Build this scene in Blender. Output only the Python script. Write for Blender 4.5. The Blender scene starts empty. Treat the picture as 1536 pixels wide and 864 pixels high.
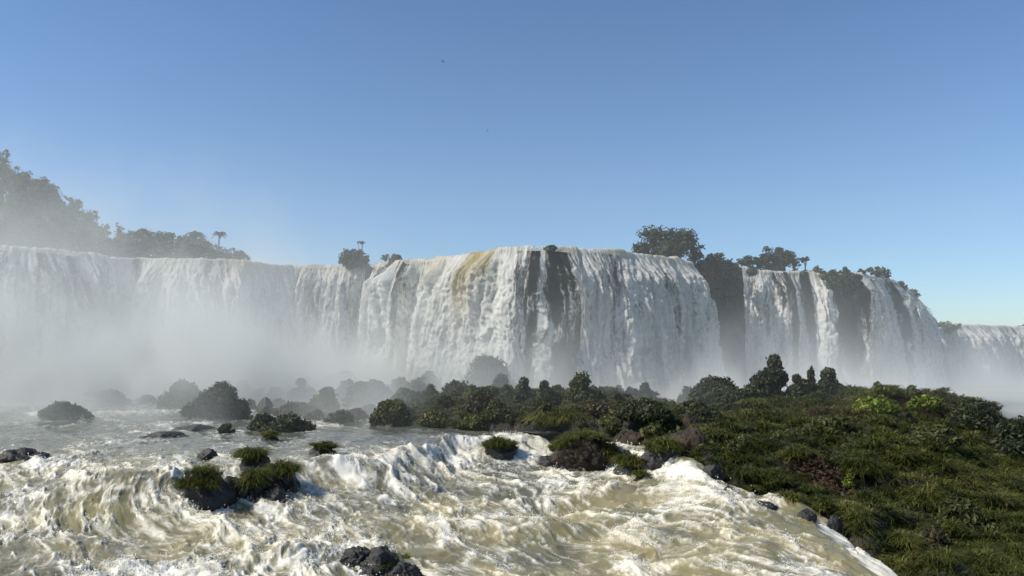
import bpy, bmesh, math, random
import numpy as np

# ------------------------------------------------------------------ camera, sky, sun, exposure
sc = bpy.context.scene
C = sc.collection
F, HZ, CX = 1109.0, 520.0, 768.0            # focal length and horizon of the 1536 x 864 frame
cam = bpy.data.objects.new("camera", bpy.data.cameras.new("camera"))
C.objects.link(cam)
cam.data.sensor_width = 36.0
cam.data.lens = 36.0 * F / 1536.0
cam.data.shift_y = (HZ - 432.0) / 1536.0
cam.data.clip_start = 0.5
cam.data.clip_end = 6000.0
cam.location = (0, 0, 0)
cam.rotation_euler = (math.radians(90), 0, 0)
sc.camera = cam

SUN_EL, SUN_AZ = 43.0, -104.0                # azimuth from +Y, negative = to the left
world = bpy.data.worlds.new("World"); sc.world = world
world.use_nodes = True
wn = world.node_tree
bg = wn.nodes["Background"]
sky = wn.nodes.new("ShaderNodeTexSky")
sky.sky_type = 'NISHITA'; sky.sun_disc = False
sky.sun_elevation = math.radians(SUN_EL); sky.sun_rotation = math.radians(SUN_AZ)
sky.altitude = 900; sky.air_density = 1.1; sky.dust_density = 0.5; sky.ozone_density = 4.5
sky_tint = wn.nodes.new("ShaderNodeMix"); sky_tint.data_type = 'RGBA'; sky_tint.blend_type = 'MULTIPLY'; sky_tint.inputs[0].default_value = 1.0
sky_tint.inputs[7].default_value = (0.82, 0.93, 1.0, 1)      # even blue tint multiplied into the sky light, takes out horizon yellow
wn.links.new(sky.outputs[0], sky_tint.inputs[6]); wn.links.new(sky_tint.outputs[2], bg.inputs[0])
bg.inputs[1].default_value = 0.12
sd = bpy.data.lights.new("sun", 'SUN'); sun = bpy.data.objects.new("sun", sd); C.objects.link(sun)
sd.energy = 5.0; sd.angle = math.radians(0.5); sd.color = (1.0, 0.94, 0.83)
el, az = math.radians(SUN_EL), math.radians(SUN_AZ)
from mathutils import Vector
sdir = Vector((math.sin(az) * math.cos(el), math.cos(az) * math.cos(el), math.sin(el)))
sun.rotation_euler = sdir.to_track_quat('Z', 'Y').to_euler()
sun.location = (0, 0, 80)
sc.view_settings.view_transform = 'Standard'
sc.view_settings.look = 'None'
sc.view_settings.gamma = 1.0
sc.view_settings.use_curve_mapping = False
sc.view_settings.exposure = 0.15
sc.render.engine = 'CYCLES'
cy = sc.cycles
cy.use_denoising = True
cy.max_bounces = 5; cy.diffuse_bounces = 2; cy.glossy_bounces = 2; cy.transmission_bounces = 2
cy.volume_bounces = 2; cy.transparent_max_bounces = 10
cy.volume_max_steps = 96
cy.use_adaptive_sampling = True; cy.adaptive_threshold = 0.012

rng = np.random.default_rng(7)
random.seed(7)

# ------------------------------------------------------------------ helpers: noise, meshes, tags
def _hash(ix, iy, iz):
    h = (ix.astype(np.int64) * 374761393 + iy.astype(np.int64) * 668265263 + iz.astype(np.int64) * 2147483647) & 0xffffffff
    h = ((h ^ (h >> 13)) * 1274126177) & 0xffffffff
    h = ((h ^ (h >> 16)) * 2246822519) & 0xffffffff
    return ((h ^ (h >> 15)) & 0xffffff).astype(np.float64) / 0xffffff
def noise(x, y, z=0.0, seed=0):
    x = np.asarray(x, float); y = np.asarray(y, float); z = np.zeros_like(x) + z + seed * 17.31
    x, y = np.broadcast_arrays(x + seed * 5.7, y + seed * 3.1)
    xi, yi, zi = np.floor(x), np.floor(y), np.floor(z)
    fx, fy, fz = x - xi, y - yi, z - zi
    u, v, w = [f * f * f * (f * (f * 6 - 15) + 10) for f in (fx, fy, fz)]
    r = 0
    for a in (0, 1):
        for b in (0, 1):
            for c in (0, 1):
                k = (u if a else 1 - u) * (v if b else 1 - v) * (w if c else 1 - w)
                r = r + k * _hash(xi + a, yi + b, zi + c)
    return r * 2 - 1
def fbm(x, y, z=0.0, o=4, seed=0, g=0.5):
    r, a, f, n = 0, 1.0, 1.0, 0
    for i in range(o):
        r = r + a * noise(x * f, y * f, (z * f) if not np.isscalar(z) or z else 0.0, seed + i * 3)
        n += a; a *= g; f *= 2.03
    return r / n
def ridged(x, y, o=4, seed=0, g=0.5):
    r, a, f, n = 0, 1.0, 1.0, 0
    for i in range(o):
        r = r + a * (1 - np.abs(noise(x * f, y * f, 0.0, seed + i * 3)) * 2)
        n += a; a *= g; f *= 2.07
    return r / n
def billow(x, y, o=4, seed=0, g=0.5):
    r, a, f, n = 0, 1.0, 1.0, 0
    for i in range(o):
        r = r + a * np.abs(noise(x * f, y * f, 0.37 * i, seed + i * 3)) * 2
        n += a; a *= g; f *= 2.05
    return r / n
def sstep(a, b, x):
    t = np.clip((x - a) / (b - a), 0, 1)
    return t * t * (3 - 2 * t)

class MB:
    """collects vertices and faces of any arity and links them as one mesh object"""
    def __init__(s): s.v = []; s.f = []; s.a = []; s.n = 0
    def add(s, v, f, var=None):
        v = np.asarray(v, float).reshape(-1, 3)
        s.v.append(v); s.f.append(np.asarray(f, np.int64) + s.n)
        s.a.append(np.zeros(len(v)) + (0.5 if var is None else var)); s.n += len(v)
    def build(s, name, mat, parent=None, smooth=False, attrs=None, uv=None):
        me = bpy.data.meshes.new(name)
        v = np.concatenate(s.v).astype(np.float32)
        me.vertices.add(len(v)); me.vertices.foreach_set("co", v.ravel())
        li = np.concatenate([f.ravel() for f in s.f]).astype(np.int32)
        tot = np.concatenate([np.full(len(f), f.shape[1]) for f in s.f]).astype(np.int32)
        st = np.concatenate([[0], np.cumsum(tot)[:-1]]).astype(np.int32)
        me.loops.add(len(li)); me.loops.foreach_set("vertex_index", li)
        me.polygons.add(len(tot)); me.polygons.foreach_set("loop_start", st)
        me.polygons.foreach_set("loop_total", tot)
        if smooth: me.polygons.foreach_set("use_smooth", np.ones(len(tot), bool))
        allat = {"var": np.concatenate(s.a)}
        if attrs: allat.update(attrs)
        for k, a in allat.items():
            if a.ndim == 2:
                at = me.attributes.new(k, 'FLOAT_VECTOR', 'POINT'); at.data.foreach_set("vector", a.astype(np.float32).ravel())
            else:
                at = me.attributes.new(k, 'FLOAT', 'POINT'); at.data.foreach_set("value", a.astype(np.float32))
        me.update(calc_edges=True); me.validate()
        o = bpy.data.objects.new(name, me); C.objects.link(o)
        if mat: me.materials.append(mat)
        if parent: o.parent = parent
        return o
def grid_faces(nu, nv):
    i = np.arange(nu - 1)[:, None] * nv + np.arange(nv - 1)[None, :]
    i = i.ravel()
    return np.stack([i, i + nv, i + nv + 1, i + 1], 1)
def tag(o, label, cat, group=None, kind=None):
    o['label'] = label; o['category'] = cat
    if group: o['group'] = group
    if kind: o['kind'] = kind
    return o
def thing(name, label, cat, loc=(0, 0, 0), group=None):
    o = bpy.data.objects.new(name, None); C.objects.link(o); o.location = loc
    o.empty_display_size = 0.5
    return tag(o, label, cat, group)
_ico = {}
def ico(n):
    if n not in _ico:
        bm = bmesh.new(); bmesh.ops.create_icosphere(bm, subdivisions=n, radius=1)
        _ico[n] = (np.array([v.co[:] for v in bm.verts]), np.array([[v.index for v in f.verts] for f in bm.faces])); bm.free()
    return _ico[n]
def W(px, py, D): return ((px - CX) / F * D, D, (HZ - py) / F * D)

# ------------------------------------------------------------------ materials
def newmat(name):
    m = bpy.data.materials.new(name); m.use_nodes = True
    nt = m.node_tree
    return m, nt, nt.nodes["Principled BSDF"], nt.nodes["Material Output"]
def N(nt, t, **k):
    n = nt.nodes.new(t)
    for a, b in k.items():
        if a.startswith('i_'): n.inputs[a[2:].replace('_', ' ')].default_value = b
        else: setattr(n, a, b)
    return n
def ramp(nt, fac, stops):
    r = nt.nodes.new("ShaderNodeValToRGB")
    while len(r.color_ramp.elements) < len(stops): r.color_ramp.elements.new(0.5)
    for e, (p, c) in zip(r.color_ramp.elements, stops):
        e.position = p; e.color = (*c, 1) if len(c) == 3 else c
    nt.links.new(fac, r.inputs[0]); return r
def math_(nt, op, a, b=None, c=None, clamp=False):
    n = nt.nodes.new("ShaderNodeMath"); n.operation = op; n.use_clamp = clamp
    for i, q in enumerate((a, b, c)):
        if q is None: continue
        if isinstance(q, (int, float)): n.inputs[i].default_value = q
        else: nt.links.new(q, n.inputs[i])
    return n.outputs[0]

def foliage_mat(name, stops, trans=0.25, rough=0.55, nscale=0.35):
    m, nt, p, out = newmat(name)
    at = N(nt, "ShaderNodeAttribute", attribute_name="var")
    geo = N(nt, "ShaderNodeNewGeometry")
    nz = N(nt, "ShaderNodeTexNoise"); nz.inputs["Scale"].default_value = nscale; nz.inputs["Detail"].default_value = 3
    nt.links.new(geo.outputs["Position"], nz.inputs["Vector"])
    f = math_(nt, 'ADD', math_(nt, 'MULTIPLY', at.outputs["Fac"], 0.7), math_(nt, 'MULTIPLY', math_(nt, 'SUBTRACT', nz.outputs["Fac"], 0.35), 0.9), clamp=True)
    r = ramp(nt, f, stops)
    nt.links.new(r.outputs[0], p.inputs["Base Color"])
    p.inputs["Roughness"].default_value = rough
    p.inputs["Specular IOR Level"].default_value = 0.18
    tr = N(nt, "ShaderNodeBsdfTranslucent"); nt.links.new(r.outputs[0], tr.inputs[0])
    mx = N(nt, "ShaderNodeMixShader"); mx.inputs[0].default_value = trans
    nt.links.new(p.outputs[0], mx.inputs[1]); nt.links.new(tr.outputs[0], mx.inputs[2])
    nt.links.new(mx.outputs[0], out.inputs[0])
    return m
M_leaf = foliage_mat("leaf_green", [(0.0, (0.018, 0.022, 0.009)), (0.45, (0.060, 0.068, 0.024)), (0.8, (0.13, 0.13, 0.045)), (1.0, (0.24, 0.22, 0.09))])
M_leafd = foliage_mat("leaf_dark", [(0.0, (0.015, 0.020, 0.010)), (0.5, (0.044, 0.054, 0.025)), (1.0, (0.13, 0.13, 0.06))])
M_brown = foliage_mat("leaf_brownish", [(0.0, (0.03, 0.028, 0.016)), (0.5, (0.07, 0.06, 0.03)), (1.0, (0.13, 0.10, 0.06))])
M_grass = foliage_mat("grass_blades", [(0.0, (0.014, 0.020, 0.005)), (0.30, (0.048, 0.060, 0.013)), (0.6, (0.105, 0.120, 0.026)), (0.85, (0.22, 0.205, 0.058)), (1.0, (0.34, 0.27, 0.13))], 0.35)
M_lime = foliage_mat("leaf_yellow_green", [(0.0, (0.06, 0.09, 0.015)), (0.5, (0.16, 0.20, 0.03)), (1.0, (0.30, 0.30, 0.06))], 0.3)
M_rust = foliage_mat("dry_red_grass", [(0.0, (0.03, 0.018, 0.011)), (0.5, (0.065, 0.038, 0.022)), (1.0, (0.14, 0.09, 0.05))], 0.3)

def rock_mat(name, c0, c1, c2, scale=0.6, rough=0.45):
    m, nt, p, out = newmat(name)
    geo = N(nt, "ShaderNodeNewGeometry")
    nz = N(nt, "ShaderNodeTexNoise"); nz.inputs["Scale"].default_value = scale; nz.inputs["Detail"].default_value = 9; nz.inputs["Roughness"].default_value = 0.65
    nt.links.new(geo.outputs["Position"], nz.inputs["Vector"])
    r = ramp(nt, nz.outputs["Fac"], [(0.3, c0), (0.5, c1), (0.72, c2)])
    nt.links.new(r.outputs[0], p.inputs["Base Color"])
    n2 = N(nt, "ShaderNodeTexNoise"); n2.inputs["Scale"].default_value = scale * 5; n2.inputs["Detail"].default_value = 8; n2.inputs["Roughness"].default_value = 0.7
    nt.links.new(geo.outputs["Position"], n2.inputs["Vector"])
    b = N(nt, "ShaderNodeBump"); b.inputs["Strength"].default_value = 0.8; b.inputs["Distance"].default_value = 0.15
    nt.links.new(n2.outputs["Fac"], b.inputs["Height"]); nt.links.new(b.outputs[0], p.inputs["Normal"])
    p.inputs["Roughness"].default_value = rough
    return m
M_rock = rock_mat("wet_basalt", (0.008, 0.008, 0.008), (0.02, 0.018, 0.016), (0.045, 0.04, 0.034), 0.8, 0.45)
M_rockb = rock_mat("brown_boulder", (0.009, 0.006, 0.004), (0.026, 0.016, 0.009), (0.075, 0.042, 0.020), 0.9, 0.8)
M_cliff = rock_mat("cliff_rock", (0.008, 0.009, 0.007), (0.018, 0.028, 0.012), (0.045, 0.040, 0.022), 0.35, 0.6)
M_soil = rock_mat("hill_soil", (0.010, 0.009, 0.006), (0.022, 0.020, 0.011), (0.045, 0.034, 0.021), 0.5, 0.9)
M_ground = rock_mat("forest_floor", (0.015, 0.02, 0.009), (0.03, 0.04, 0.016), (0.05, 0.055, 0.028), 0.1, 0.9)
M_bark = rock_mat("bark", (0.03, 0.024, 0.018), (0.07, 0.055, 0.04), (0.12, 0.10, 0.08), 2.0, 0.85)
m, nt, p, out = newmat("bird_plumage"); p.inputs["Base Color"].default_value = (0.012, 0.012, 0.014, 1); p.inputs["Roughness"].default_value = 0.6; M_bird = m

def river_mat():
    m, nt, p, out = newmat("river_water")
    geo = N(nt, "ShaderNodeNewGeometry")
    fo = N(nt, "ShaderNodeAttribute", attribute_name="foam")
    fl = N(nt, "ShaderNodeAttribute", attribute_name="flow")
    n1 = N(nt, "ShaderNodeTexNoise"); n1.inputs["Scale"].default_value = 1.1; n1.inputs["Detail"].default_value = 7; n1.inputs["Roughness"].default_value = 0.62; n1.inputs["Distortion"].default_value = 0.9
    nt.links.new(fl.outputs["Vector"], n1.inputs["Vector"])
    rd = math_(nt, 'SUBTRACT', 1.0, math_(nt, 'MULTIPLY', math_(nt, 'ABSOLUTE', math_(nt, 'SUBTRACT', n1.outputs["Fac"], 0.5)), 7.0))
    n4 = N(nt, "ShaderNodeTexNoise"); n4.inputs["Scale"].default_value = 3.4; n4.inputs["Detail"].default_value = 6; n4.inputs["Roughness"].default_value = 0.7; n4.inputs["Distortion"].default_value = 0.5
    nt.links.new(fl.outputs["Vector"], n4.inputs["Vector"])
    f = math_(nt, 'ADD', math_(nt, 'ADD', fo.outputs["Fac"], math_(nt, 'MULTIPLY', rd, 0.30)), math_(nt, 'MULTIPLY', math_(nt, 'SUBTRACT', n4.outputs["Fac"], 0.5), 1.5))
    fr = ramp(nt, f, [(0.12, (0, 0, 0)), (0.5, (0.30, 0.30, 0.30)), (0.78, (0.68, 0.68, 0.68)), (1.0, (1, 1, 1))])
    n2 = N(nt, "ShaderNodeTexNoise"); n2.inputs["Scale"].default_value = 0.22; n2.inputs["Detail"].default_value = 3
    nt.links.new(geo.outputs["Position"], n2.inputs["Vector"])
    wc = ramp(nt, n2.outputs["Fac"], [(0.35, (0.135, 0.125, 0.072)), (0.65, (0.25, 0.215, 0.105))])
    gl = N(nt, "ShaderNodeAttribute", attribute_name="far")
    wm = N(nt, "ShaderNodeMix", data_type='RGBA'); nt.links.new(gl.outputs["Fac"], wm.inputs[0])
    nt.links.new(wc.outputs[0], wm.inputs[6]); wm.inputs[7].default_value = (0.10, 0.105, 0.085, 1)
    fc = ramp(nt, n2.outputs["Fac"], [(0.35, (0.68, 0.665, 0.60)), (0.7, (0.67, 0.61, 0.46))])
    cm = N(nt, "ShaderNodeMix", data_type='RGBA'); nt.links.new(fr.outputs[0], cm.inputs[0])
    nt.links.new(wm.outputs[2], cm.inputs[6]); nt.links.new(fc.outputs[0], cm.inputs[7])
    nt.links.new(cm.outputs[2], p.inputs["Base Color"])
    rr = ramp(nt, f, [(0.35, (0.16,) * 3), (0.7, (0.65,) * 3)]); nt.links.new(rr.outputs[0], p.inputs["Roughness"])
    n3 = N(nt, "ShaderNodeTexNoise"); n3.inputs["Scale"].default_value = 3.2; n3.inputs["Detail"].default_value = 6; n3.inputs["Roughness"].default_value = 0.65
    nt.links.new(fl.outputs["Vector"], n3.inputs["Vector"])
    h = math_(nt, 'ADD', math_(nt, 'MULTIPLY', n3.outputs["Fac"], 0.6), math_(nt, 'MULTIPLY', fr.outputs[0], 0.35))
    b = N(nt, "ShaderNodeBump"); b.inputs["Strength"].default_value = 0.4; b.inputs["Distance"].default_value = 0.10
    nt.links.new(h, b.inputs["Height"]); nt.links.new(b.outputs[0], p.inputs["Normal"])
    p.inputs["Specular IOR Level"].default_value = 0.4
    p.inputs["Subsurface Weight"].default_value = 0.35; p.inputs["Subsurface Scale"].default_value = 0.12; p.inputs["Subsurface Radius"].default_value = (1.0, 0.9, 0.7)
    return m
M_river = river_mat()

def falls_mat():
    m, nt, p, out = newmat("falling_water")
    fl = N(nt, "ShaderNodeAttribute", attribute_name="flow")
    de = N(nt, "ShaderNodeAttribute", attribute_name="dens")
    ti = N(nt, "ShaderNodeAttribute", attribute_name="tint")
    mp = N(nt, "ShaderNodeMapping"); mp.inputs["Scale"].default_value = (1.5, 0.13, 1)
    nt.links.new(fl.outputs["Vector"], mp.inputs["Vector"])
    n1 = N(nt, "ShaderNodeTexNoise"); n1.inputs["Scale"].default_value = 1.0; n1.inputs["Detail"].default_value = 7; n1.inputs["Roughness"].default_value = 0.62; n1.inputs["Distortion"].default_value = 0.35
    nt.links.new(mp.outputs[0], n1.inputs["Vector"])
    mp2 = N(nt, "ShaderNodeMapping"); mp2.inputs["Scale"].default_value = (2.2, 0.9, 1)
    nt.links.new(fl.outputs["Vector"], mp2.inputs["Vector"])
    n2 = N(nt, "ShaderNodeTexNoise"); n2.inputs["Scale"].default_value = 1.0; n2.inputs["Detail"].default_value = 8; n2.inputs["Roughness"].default_value = 0.78; n2.inputs["Distortion"].default_value = 0.4
    nt.links.new(mp2.outputs[0], n2.inputs["Vector"])
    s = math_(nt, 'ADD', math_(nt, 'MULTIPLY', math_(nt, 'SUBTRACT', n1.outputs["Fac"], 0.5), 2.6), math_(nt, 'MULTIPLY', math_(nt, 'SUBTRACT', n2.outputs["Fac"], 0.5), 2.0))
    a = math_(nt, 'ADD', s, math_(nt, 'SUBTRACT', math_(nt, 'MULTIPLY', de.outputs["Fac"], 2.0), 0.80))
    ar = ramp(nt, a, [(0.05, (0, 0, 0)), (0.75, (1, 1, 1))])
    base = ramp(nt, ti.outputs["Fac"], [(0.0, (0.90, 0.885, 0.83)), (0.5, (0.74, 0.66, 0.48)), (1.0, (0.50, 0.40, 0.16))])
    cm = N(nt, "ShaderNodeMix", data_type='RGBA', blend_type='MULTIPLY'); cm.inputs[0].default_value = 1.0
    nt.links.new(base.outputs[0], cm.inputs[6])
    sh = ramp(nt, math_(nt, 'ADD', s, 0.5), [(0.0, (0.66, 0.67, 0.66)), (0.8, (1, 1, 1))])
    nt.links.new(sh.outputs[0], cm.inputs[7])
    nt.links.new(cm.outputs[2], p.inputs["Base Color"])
    p.inputs["Roughness"].default_value = 0.7; p.inputs["Specular IOR Level"].default_value = 0.15
    b = N(nt, "ShaderNodeBump"); b.inputs["Strength"].default_value = 0.6; b.inputs["Distance"].default_value = 0.5
    nt.links.new(s, b.inputs["Height"]); nt.links.new(b.outputs[0], p.inputs["Normal"])
    tr = N(nt, "ShaderNodeBsdfTranslucent"); nt.links.new(cm.outputs[2], tr.inputs[0])
    mx = N(nt, "ShaderNodeMixShader"); mx.inputs[0].default_value = 0.35
    nt.links.new(p.outputs[0], mx.inputs[1]); nt.links.new(tr.outputs[0], mx.inputs[2])
    tp = N(nt, "ShaderNodeBsdfTransparent")
    m2 = N(nt, "ShaderNodeMixShader"); nt.links.new(ar.outputs[0], m2.inputs[0])
    nt.links.new(tp.outputs[0], m2.inputs[1]); nt.links.new(mx.outputs[0], m2.inputs[2])
    nt.links.new(m2.outputs[0], out.inputs[0])
    return m
M_falls = falls_mat()

# ------------------------------------------------------------------ river surface
ZU = -8.8
_lp = np.array([(-150, 690), (0, 690), (130, 690), (250, 700), (350, 700), (440, 692), (500, 688), (600, 676), (690, 658), (750, 655), (830, 652), (930, 668), (1040, 692)], float)
_ly = -ZU * F / (_lp[:, 1] - HZ); _lx = (_lp[:, 0] - CX) / F * _ly
def ledge(x): return np.interp(x, _lx, _ly)
def river_base(x, y):
    L = ledge(x) + 1.1 * noise(x * 0.25, 3.3 + 0 * x) + 2.5 * noise(x * 0.13, 8.3 + 0 * x) * sstep(-19, -27, x)
    z = ZU + 0 * x
    wid = 4.6 + 10.4 * sstep(-21, -27, x)
    z = z - (1.0 - 0.5 * sstep(-19, -26, x)) * sstep(0, 1, (L - y) / wid) - 0.45 * sstep(0, 14, L - y)
    z = z - 0.075 * np.clip(L - y, 0, 60) * sstep(0, 6, L - y)
    xs = 18.5 + 0.8 * sstep(44, 49, y) - 5.5 * sstep(54, 63, y)
    d = np.clip(x - xs, 0, 12)
    z = z - 0.42 * d - 3.4 * sstep(1.9, 4.4, d)
    return z
def hit(px, py, zfun=river_base):
    D = np.linspace(24, 260, 2400)
    x = (px - CX) / F * D; zr = (HZ - py) / F * D
    dz = zr - zfun(x, D)
    i = np.argmax(dz < 0) if np.any(dz < 0) else len(D) - 1
    return (x[i], D[i], zr[i])

# (px, py, amplitude m, radius across m, radius along m, foam)
BUMPS = [(210, 735, 0.65, 4.0, 2.2, -0.25), (60, 745, 0.5, 4.5, 2.4, -0.2), (120, 715, 0.35, 2.5, 1.8, -0.1), (150, 790, -0.7, 5, 1.4, 0.1), (330, 800, 0.5, 3, 1.3, 0.2),
         (560, 715, 0.9, 2.6, 1.6, 0.5), (640, 700, 0.5, 2.5, 1.6, 0.3), (690, 672, 0.5, 3.0, 1.6, 0.4), (600, 745, -0.35, 5, 1.3, -0.1),
         (760, 742, -0.3, 5, 1.2, -0.45), (900, 742, 0.7, 2.6, 1.5, 0.3), (830, 768, -0.6, 2.2, 1.1, -0.35), (870, 765, -0.3, 1.5, 0.8, -0.3),
         (980, 745, 0.3, 2, 1.2, 0.2), (830, 800, 0.7, 3.0, 1.5, 0.1), (960, 815, 0.8, 2.6, 1.5, 0.3), (905, 800, -0.6, 1.2, 1.5, -0.2),
         (1040, 775, 0.3, 3, 1.5, 0.1), (440, 845, 0.7, 2.2, 1.6, -0.1), (700, 800, 0.5, 3, 1.4, 0.15), (300, 845, 0.3, 3, 1.3, -0.1),
         (1000, 700, 0.1, 3.5, 2.0, -0.35), (1150, 830, 0.35, 3.5, 1.6, 0.05), (20, 612, 0.5, 5, 5, 0.5), (170, 622, 0.2, 8, 4, 0.3),
         (60, 648, 0.0, 12, 6, -0.35), (180, 655, 0, 10, 4, -0.3), (580, 655, 0.25, 7, 5, -0.5), (650, 645, 0.0, 6, 6, -0.35), (440, 680, 0.1, 3, 3, -0.3),
         (790, 658, 0.3, 2.5, 1.6, 0.5), (560, 838, 0.6, 1.6, 1.3, 0.2), (480, 640, 0, 6, 2, 0.2)]
_b = [(*hit(a, b)[:2], *r) for a, b, *r in BUMPS]
_rk = [(*hit(a, b - 0.12 * w)[:2], w) for a, b, w in [(311, 757, 88), (383, 706, 56), (386, 748, 62), (427, 736, 48), (311, 691, 30), (750, 685, 54), (878, 702, 104), (943, 712, 46), (28, 694, 84), (575, 862, 110),
       (484, 684, 46), (327, 628, 98), (586, 640, 60), (435, 648, 76), (340, 651, 23), (510, 634, 42), (98, 630, 78), (163, 607, 68), (275, 614, 76), (962, 724, 26), (405, 662, 32), (292, 645, 60), (245, 655, 60)]]
def river_full(x, y):
    L = ledge(x)
    z = river_base(x, y)
    T = 0.55 + 0.45 * sstep(1.0 + 6 * sstep(-21, -27, x), -2.5, y - L)
    T = np.maximum(T, 0.75 * sstep(105, 125, y))
    T = np.maximum(T, 0.60 * sstep(-9, -16, x) * sstep(58, 66, y) * sstep(98, 72, y) * (0.4 + 0.6 * sstep(-0.1, 0.4, noise(x * .09, y * .11, 0, 5))))
    bf = 0
    for bx, by, amp, ra, rb, fo in _b:
        # humps lean downstream: elongated across the view, steeper on the near side
        w = np.exp(-(((x - bx) / ra) ** 2 + ((y - by) / rb) ** 2))
        z = z + amp * w; bf = bf + fo * w
    # flow-aligned coordinates
    ca, sa = math.cos(math.radians(-52)), math.sin(math.radians(-52))
    s = x * ca + y * sa; t = -x * sa + y * ca
    wx = 1.15 * fbm(s * 0.22, t * 0.22, 0, 3, 11); wt = 1.15 * fbm(s * 0.22, t * 0.22, 0, 3, 23)
    s2 = s + wx; t2 = t + wt
    h = 0.52 * ridged(s2 * 0.15, t2 * 0.26, 2, 31) - 0.18
    h = h + 0.26 * ridged(s2 * 0.42, t2 * 0.7, 3, 41)
    h2 = billow(s2 * 0.55, t2 * 0.95, 3, 51, 0.5)
    h3 = fbm(s2 * 1.5 + wx, t2 * 2.2 + wt, 0, 2, 57, 0.5)
    crest = sstep(-0.05, 0.7, h / 0.5)
    w1 = ridged(s2 * 0.40 + 0.8 * wt, t2 * 1.0, 4, 61, 0.65)
    w2 = ridged(s2 * 1.2 + wt, t2 * 2.6 + wx, 4, 71, 0.65)
    foam = -0.42 + 0.56 * T + 0.40 * (crest - 0.4) + 0.60 * (w1 - 0.2) * (0.5 + T) + 0.42 * (w2 - 0.15) + 0.8 * bf + 0.24 * fbm(s * 0.10, t * 0.14, 0, 2, 81)
    ff = sstep(0.0, 0.8, foam)
    z = z + T * 0.70 * h + (0.25 + 0.75 * T) * ((0.08 + 0.15 * ff) * h2 + (0.04 + 0.11 * ff) * h3)
    hcrest = h
    cb = 0.6 + 0.7 * noise(x * 0.8, y * 0.8, 0, 401)
    for rx, ry, rw in _rk:
        rr = 0.48 * rw * ry / F
        dd = np.hypot(x - rx, (y - ry) * 1.1 + 0.3 * rr)
        foam = foam + 0.55 * cb * np.exp(-((dd - rr) / (0.35 + 0.012 * ry)) ** 2)
    # the face of the ledge pours white
    d = L - y
    foam = foam + 0.35 * sstep(0.6, 2.0, d) * sstep(7, 3, d) * sstep(-24, -18, x)
    e = 0.5 * noise(x * 0.7, y * 0.7, 0, 333) + x - (18.5 + 0.8 * sstep(44, 49, y) - 5.5 * sstep(54, 63, y))
    foam = foam - 0.45 * sstep(-1.8, -0.8, e) * sstep(0.5, 0.0, e) + 0.75 * sstep(0.1, 0.8, e)
    return z, foam, s2, t2, T

def build_river():
    ny, nx = 620, 1250
    inv = np.linspace(1 / 24.0, 1 / 175.0, ny)
    y = 1 / inv
    k = np.linspace(-0.78, 0.64, nx)
    Y = np.repeat(y[:, None], nx, 1); X = Y * k[None, :]
    z, foam, s2, t2, T = river_full(X, Y)
    z = z - 3.5 * sstep(0.5, 2.5, poly_sd(X.ravel(), Y.ravel(), _out).reshape(X.shape))
    mb = MB(); mb.add(np.stack([X, Y, z], -1).reshape(-1, 3), grid_faces(ny, nx))
    flow = np.stack([s2 * 0.42, t2, z * 0.35], -1).reshape(-1, 3)
    far = sstep(50, 68, Y).ravel()
    o = mb.build("river_water", M_river, smooth=True, attrs={"foam": foam.ravel(), "flow": flow, "far": far})
    tag(o, "muddy river rapids with cream foam tumbling over ledges below the falls", "river", kind='structure')
def build_spray():
    n = 260000
    y = 1 / rng.uniform(1 / 125.0, 1 / 33.0, n); x = y * rng.uniform(-0.75, 0.42, n)
    z, foam, s2, t2, T = river_full(x, y)
    cl = noise(x * 1.3, y * 1.3, 0, 301) + 0.5 * noise(x * 3.9, y * 3.9, 0, 305)
    ok = (foam > 0.45) & (cl > 0.25) & (T > 0.5) & (poly_sd(x, y, _out) < -0.3)
    x, y, z, cl = x[ok], y[ok], z[ok], cl[ok]
    n = len(x)
    hgt = rng.exponential(0.16, n) * np.clip(cl, 0, 1.2) * 1.3
    c = np.stack([x + rng.normal(0, .1, n), y + rng.normal(0, .1, n), z + 0.03 + hgt], 1)
    s = rng.uniform(0.012, 0.045, n) * (y / 45.0) ** 0.5
    tet = np.array([(1, 1, 1), (1, -1, -1), (-1, 1, -1), (-1, -1, 1)]) * 0.6
    ang = rng.uniform(0, 6.28, n); ca, sa = np.cos(ang)[:, None], np.sin(ang)[:, None]
    tx = tet[None, :, 0] * ca - tet[None, :, 1] * sa; ty = tet[None, :, 0] * sa + tet[None, :, 1] * ca
    v = c[:, None, :] + np.stack([tx, ty, tet[None, :, 2] * rng.uniform(.8, 2.2, (n, 1))], -1) * s[:, None, None]
    f0 = np.array([(0, 1, 2), (0, 3, 1), (0, 2, 3), (1, 3, 2)])
    mb = MB(); mb.add(v.reshape(-1, 3), (f0[None] + 4 * np.arange(n)[:, None, None]).reshape(-1, 3))
    m, nt, p, out = newmat("spray_drops"); p.inputs["Base Color"].default_value = (0.82, 0.81, 0.76, 1); p.inputs["Roughness"].default_value = 0.4
    tag(mb.build("spray", m), "fine white droplets thrown up by the breaking rapids", "spray", kind='stuff')

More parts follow.
